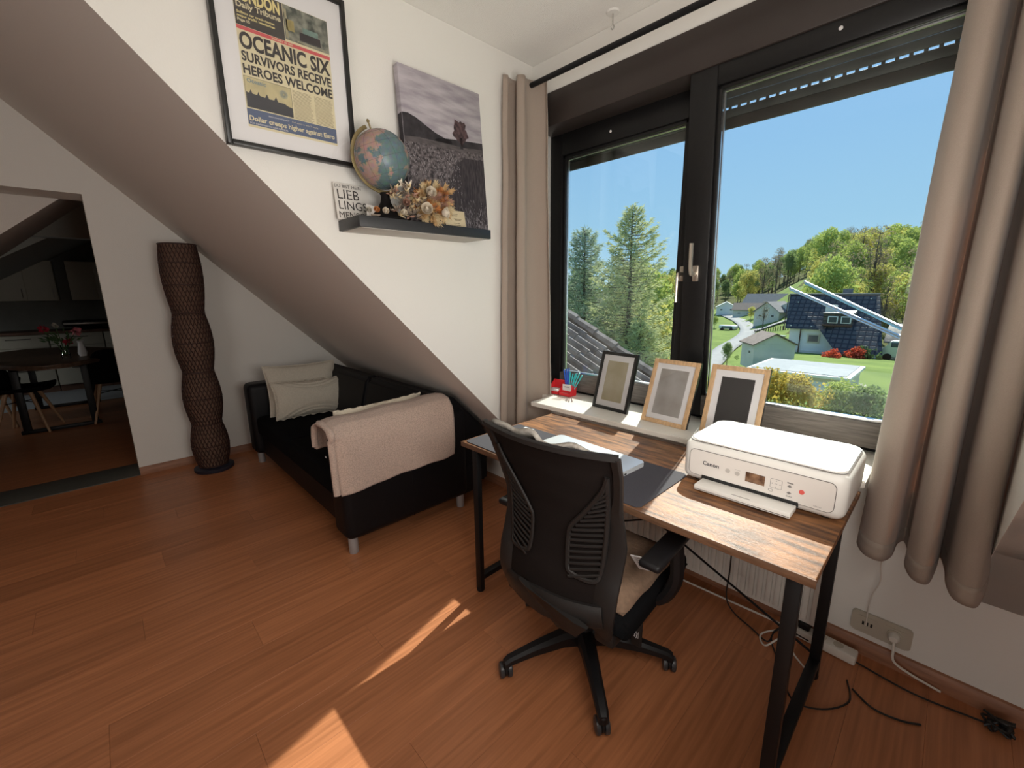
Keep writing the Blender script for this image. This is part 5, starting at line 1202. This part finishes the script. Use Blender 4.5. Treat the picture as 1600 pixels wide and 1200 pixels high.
for i, (x, y, lab) in enumerate(((-11.5, 34, 'pale bush in the near garden left of the flat roof'), (-9.2, 31, 'rounded green bush in the near garden'), (-7.6, 29.5, 'dark green bush by the garage wall'), (-13.0, 40, 'blossoming bush beside the road'), (-9.8, 40, 'low bush in front of the grey garage'), (-10.3, 29.5, 'leafy bush at the foot of the window mullion'), (-8.6, 27, 'low shrub left of the flat-roofed garage'), (-12.2, 37, 'small green shrub above the garden lane'))):
    bush('garden_bush', lab, x, y, 1.0, 1.0, (LW, LG, LM_, LW, LG, LM_, LGOLD, LG)[i], 900, .09)
# garden fence posts on the meadow
fn = thing('meadow_fence', 'thin wooden fence along the meadow beside the road', 'fence', (-19, 80, -6))
for k in range(16):
    x = -23.0+.42*k; y = 84.2-.25*k-.9*k*(k > 99); z = gz(x, y); BX('post', (x-.05, x+.05, y-.05, y+.05, z-.2, z+.62), DW, fn, bev=0)
for hh in (.3, .55): TB('wire', [(-23.0+.42*k, 84.2-.25*k, gz(-23.0+.42*k, 84.2-.25*k)+hh) for k in range(16)], .015, DW, fn, 3)
# two bright outside rails right of the window
for i, (a, b_, lab) in enumerate((((1.150, 3.0, 1.424), (1.809, 2.2, 1.198), 'lower bright metal rail projecting outside the right window'), ((1.221, 3.0, 1.459), (1.804, 2.2, 1.231), 'upper bluish metal rail projecting outside the right window'))):
    a = Vector(a); b_ = Vector(b_); b2 = b_+(b_-a)*.14
    rl = thing('metal_rail', lab, 'rail', tuple(b2))
    bm = NB(); tube(bm, [a, b2], .0052, 10); obj('tube', bm, ALU, rl); bm = NB(); tube(bm, [a+Vector((0, 0, -.010)), b2+Vector((0, 0, -.010))], .004, 8); obj('lower_tube', bm, mat('blue_tinted_rail', (.35, .60, .70), .3, metal=.6) if i else ALU, rl)
    bm = NB(); bmesh.ops.create_uvsphere(bm, u_segments=12, v_segments=8, radius=.0085); bm.transform(Matrix.Translation(a)); obj('end_cap', bm, ALU, rl)
# neighbouring tiled roof outside the left casement : every tile its own piece
RT = mat('concrete_roof_tile', (.27, .235, .215), .85, col2=(.15, .125, .115), scale=9, obvar=.15, bump=.4, bscale=60, spec=.2)
rf = thing('tiled_roof', 'grey-brown tiled roof slope seen below the left window', 'roof', (-1.4, 3.4, .5))
A_ = Vector((-.72, 4.0, .775)); dn = (Vector((-.72, 4.0, .775))-Vector((-1.457, 4.0, 1.158))).normalized(); ay = Vector((0, -1, 0)); nn_ = dn.cross(ay).normalized()
if nn_.z < 0: nn_ = -nn_
bm = NB(); prism(bm, [A_-dn*2.2, A_+dn*1.2, A_+dn*1.2+ay*1.75, A_-dn*2.2+ay*1.75], -nn_*.10); obj('roof_deck', bm, DW, rf)
bm = NB(); TW, TL = .155, .30; V_ = []
prof = [(0, .0), (.02, .001), (.045, .001), (.058, .030), (.075, .054), (.095, .056), (.115, .036), (.128, .004), (TW+.006, .0)]
for s_ in (0, 1):
    for (a, h_) in prof: V_.append(bm.verts.new((a, s_*(TL+.03), h_-.018*(1-s_)+.030)))
    for (a, h_) in prof[::-1]: V_.append(bm.verts.new((a, s_*(TL+.03), h_-.018*(1-s_)+.012)))
n_ = len(prof)*2
for k in range(n_): bm.faces.new((V_[k], V_[(k+1) % n_], V_[n_+(k+1) % n_], V_[n_+k]))
bm.faces.new(V_[:n_][::-1]); bm.faces.new(V_[n_:])
tme = bpy.data.meshes.new('roof_tile'); bm.to_mesh(tme); bm.free(); tme.materials.append(RT)
inv = wm(rf).inverted()
Bm = Matrix((ay, dn, nn_)).transposed().to_4x4()
if Bm.determinant() < 0: Bm = Matrix((ay, dn, nn_)).transposed().to_4x4()
for j in range(-6, 4):
    for i in range(10):
        p = A_+dn*(j*TL)+ay*(.10+i*TW); o = bpy.data.objects.new('roof_tile', tme); COL.objects.link(o); o.parent = rf
        M_ = Bm.copy(); M_.translation = p; o.matrix_local = inv @ M_
for j in range(-6, 4):
    bm = NB(); p0 = A_+dn*(j*TL); tube(bm, [p0+nn_*.045, p0+dn*(TL+.03)+nn_*.060], [.055, .062], 8); obj('verge_tile', bm, RT, rf)

# ================================================================= kitchen beyond the doorway
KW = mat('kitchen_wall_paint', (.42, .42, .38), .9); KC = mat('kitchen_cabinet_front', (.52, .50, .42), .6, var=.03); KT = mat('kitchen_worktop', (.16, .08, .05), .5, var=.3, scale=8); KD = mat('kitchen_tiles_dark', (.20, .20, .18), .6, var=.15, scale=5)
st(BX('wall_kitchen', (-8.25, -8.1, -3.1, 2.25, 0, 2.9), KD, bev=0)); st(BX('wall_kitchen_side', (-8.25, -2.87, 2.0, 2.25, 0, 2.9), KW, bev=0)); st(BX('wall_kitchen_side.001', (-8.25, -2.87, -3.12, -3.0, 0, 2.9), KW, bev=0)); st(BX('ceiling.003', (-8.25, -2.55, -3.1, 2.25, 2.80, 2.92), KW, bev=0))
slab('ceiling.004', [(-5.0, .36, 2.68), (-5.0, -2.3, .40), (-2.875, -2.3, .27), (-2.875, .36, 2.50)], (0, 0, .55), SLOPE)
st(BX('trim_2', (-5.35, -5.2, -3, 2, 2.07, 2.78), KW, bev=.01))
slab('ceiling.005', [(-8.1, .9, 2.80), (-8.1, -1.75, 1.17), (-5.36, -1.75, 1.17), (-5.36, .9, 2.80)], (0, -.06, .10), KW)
for (y0, y1) in ((-1.02, -.40), (-.26, .34)):
    cab = thing('wall_cabinet', 'cream kitchen wall cabinet at the left in the far room' if y0 < -.5 else 'cream kitchen wall cabinet next to the door jamb in the far room', 'cabinet', (-7.95, (y0+y1)/2, 1.37))
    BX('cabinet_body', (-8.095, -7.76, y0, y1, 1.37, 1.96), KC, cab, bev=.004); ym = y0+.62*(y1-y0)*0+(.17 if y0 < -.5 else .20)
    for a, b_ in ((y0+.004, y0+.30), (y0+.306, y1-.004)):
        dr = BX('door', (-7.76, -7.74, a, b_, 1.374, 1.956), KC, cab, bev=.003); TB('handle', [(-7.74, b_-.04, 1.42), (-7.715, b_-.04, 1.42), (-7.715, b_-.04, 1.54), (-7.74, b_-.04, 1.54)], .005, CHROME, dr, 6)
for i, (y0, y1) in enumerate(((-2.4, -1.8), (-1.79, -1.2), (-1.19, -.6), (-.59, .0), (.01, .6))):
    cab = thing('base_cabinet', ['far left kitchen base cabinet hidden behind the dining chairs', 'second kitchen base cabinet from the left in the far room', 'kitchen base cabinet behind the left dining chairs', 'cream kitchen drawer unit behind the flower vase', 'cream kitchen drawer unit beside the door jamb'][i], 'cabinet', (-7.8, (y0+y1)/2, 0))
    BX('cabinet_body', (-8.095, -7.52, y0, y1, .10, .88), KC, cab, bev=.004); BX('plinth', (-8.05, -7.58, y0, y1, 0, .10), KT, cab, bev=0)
    for z0, z1 in ((.70, .875), (.42, .69), (.11, .41)):
        dr = BX('drawer', (-7.52, -7.50, y0+.004, y1-.004, z0, z1), KC, cab, bev=.003); TB('handle', [(-7.50, (y0+y1)/2-.12, z1-.05), (-7.475, (y0+y1)/2-.12, z1-.05), (-7.475, (y0+y1)/2+.12, z1-.05), (-7.50, (y0+y1)/2+.12, z1-.05)], .005, BLACKM, dr, 6)
tag(BX('kitchen_worktop', (-8.095, -7.46, -2.42, .65, .885, .925), KT, bev=.004), 'dark wooden kitchen worktop in the far room', 'worktop')
hb = thing('stove_pan', 'dark flat pan standing on the kitchen worktop in the far room', 'pan', (-7.8, -.12, .926)); bm = NB(); lathe(bm, [(0, .926), (.12, .927), (.15, .975), (.146, .975), (.118, .935), (0, .934)], (-7.8, -.12, 0), 24); obj('pan_body', bm, BLACKM, hb); TB('handle', [(-7.67, -.22, .968), (-7.55, -.40, .985)], .011, BLACKP, hb, 8)
ck = thing('kitchen_extractor', 'dark metal kitchen appliance lying low over the worktop', 'appliance', (-7.8, -.10, .98)); BX('appliance_body', (-8.0, -7.62, -.42, .12, .985, 1.06), BLACKM, ck, bev=.01); BX('front_trim', (-7.62, -7.60, -.41, .11, 1.0, 1.03), CHROME, ck, bev=.002)
# dining table
DT = mat('dining_table_oak', (.16, .095, .06), .45, var=.35, scale=6, stretch=(1, 6, 1))
dt = thing('dining_table', 'dark wooden dining table with live edge in the far kitchen room', 'dining table', (-5.4, -.45, 0))
tp_ = [(-4.37, -.47), (-4.45, -.30), (-4.75, -.06), (-5.3, .10), (-5.95, .08), (-6.6, -.30), (-6.7, -.75), (-6.3, -1.10), (-5.5, -1.08), (-4.8, -.82), (-4.5, -.64)]
PR('table_top', [(x, y, .705) for x, y in tp_], (0, 0, .045), DT, dt, bev=.012)
for (xa, xb) in ((-4.85, -4.79), (-6.25, -6.19)):
    for s in (-1, 1): BX('leg', (xa, xb, -.47+s*.26-.03, -.47+s*.26+.03, .03, .70), BLACKM, dt, bev=.004)
    BX('foot_bar', (xa, xb, -.78, -.16, 0, .035), BLACKM, dt, bev=.004); BX('top_bar', (xa, xb, -.75, -.2, .67, .705), BLACKM, dt, bev=.004)
LEGW = mat('beech_chair_leg', (.50, .30, .17), .5, var=.15, scale=8)
def shell_chair(label, x, y, rz, first=[None]):
    if first[0] is None:
        t = thing('dining_chair', label, 'dining chair', (x, y, 0), rz); M = WORLD[t.name]
        def f(u, v):
            a = (u*2-1)*1.25; 
            if v < .45: k = v/.45; X_ = math.sin(a)*.22*(1-.0*k); Y_ = .22-.40*k; Z_ = .455-.02*math.sin(k*3.1)+.05*abs(u*2-1)**3
            else: k = (v-.45)/.55; X_ = math.sin(a)*(.22-.02*k)*(1-.35*k*k*abs(math.sin(a))); Y_ = -.18-.07*k+.11*abs(u*2-1)**2*(1-.5*k); Z_ = .455+.38*k-.08*k*abs(u*2-1)**3*(1 if k > .6 else 0)
            return M @ Vector((X_, Y_, Z_))
        grid('seat_shell', f, 16, 20, VELV, t, thick=.018)
        bm = NB(); box(bm, -.19, .19, -.17, .19, .452, .475, bev=.01); bm.transform(M); obj('seat_pad', bm, VELV, t)
        for sx_, sy in ((-1, -1), (1, -1), (-1, 1), (1, 1)):
            bm = NB(); tube(bm, [(sx_*.10, sy*.09, .44), (sx_*.215, sy*.20, .002)], [.019, .011], 10); bm.transform(M); obj('leg', bm, LEGW, t)
        bm = NB(); tube(bm, [(-.14, -.12, .33), (.14, .12, .33)], .005, 6); tube(bm, [(.14, -.12, .33), (-.14, .12, .33)], .005, 6); bm.transform(M); obj('brace', bm, BLACKM, t)
        first[0] = t; return t
    r = first[0].copy(); COL.objects.link(r); r.location = (x, y, 0); r.rotation_euler = (0, 0, rz); r['label'] = label
    for c in list(first[0].children): d = c.copy(); COL.objects.link(d); d.parent = r
    return r
for (x, y, rz, lab) in ((-4.98, -.72, R(-12), 'black shell dining chair with wooden legs in the middle of the doorway'), (-5.50, -1.02, R(-6), 'black shell dining chair at the left edge of the doorway'), (-4.98, -.02, R(95), 'black shell dining chair with splayed wooden legs beside the right door jamb'), (-6.6, .40, R(150), 'black shell dining chair beyond the table end'), (-5.9, .45, R(178), 'black shell dining chair on the far side of the table')):
    c = shell_chair(lab, x, y, rz)
    c['group'] = 'dining chairs round the kitchen table'
ve = thing('flower_vase', 'glass vase with red and pink flowers on the dining table', 'vase', (-4.95, -.33, .75))
bm = NB(); lathe(bm, [(0, .751), (.035, .751), (.04, .80), (.03, .86), (.034, .90), (.031, .90), (.027, .86), (.036, .80), (0, .758)], (-4.95, -.33, 0), 18); obj('glass_vase', bm, GLASS, ve)
FR = mat('red_petals', (.55, .03, .06), .7, var=.4, scale=60); FP = mat('pink_petals', (.75, .22, .26), .7, var=.3, scale=60); ST_ = mat('stem_green', (.06, .12, .04), .8)
for (y, z, m_, r_) in ((-.455, 1.085, FR, .042), (-.215, 1.045, FP, .05), (-.29, .945, FR, .045), (-.36, 1.12, CREAM, .03)):
    bm = NB(); tube(bm, smoothpts([(-4.95, -.33, .77), (-4.94, -.33+(y+.33)*.4, .92), (-4.93, y, z)], 4), .004, 5); obj('stem', bm, ST_, ve)
    bm = NB(); random.seed(int(z*100))
    for k in range(22):
        d = Vector((random.gauss(0, 1), random.gauss(0, 1), random.gauss(0, 1))).normalized(); leaf(bm, Vector((-4.93, y, z))+d*r_*.2, d, (random.random(), random.random(), .3), r_, r_*.5)
    obj('blossom', bm, m_, ve, smooth=False)
bm = NB()
for k in range(40):
    d = Vector((random.gauss(0, .6), random.gauss(0, .6), random.uniform(.2, 1))).normalized(); leaf(bm, Vector((-4.95, -.33, .90))+d*random.uniform(.03, .16), d, (random.random(), random.random(), .3), .06, .014)
obj('foliage', bm, ST_, ve, smooth=False)
jg = thing('white_jug', 'small white jug beside the flower vase on the dining table', 'jug', (-5.1, -.20, .75)); bm = NB(); lathe(bm, [(0, .751), (.03, .751), (.042, .79), (.03, .86), (.024, .90), (.03, .925), (.025, .92), (0, .77)], (-5.1, -.20, 0), 18); obj('jug_body', bm, PAPER, jg)
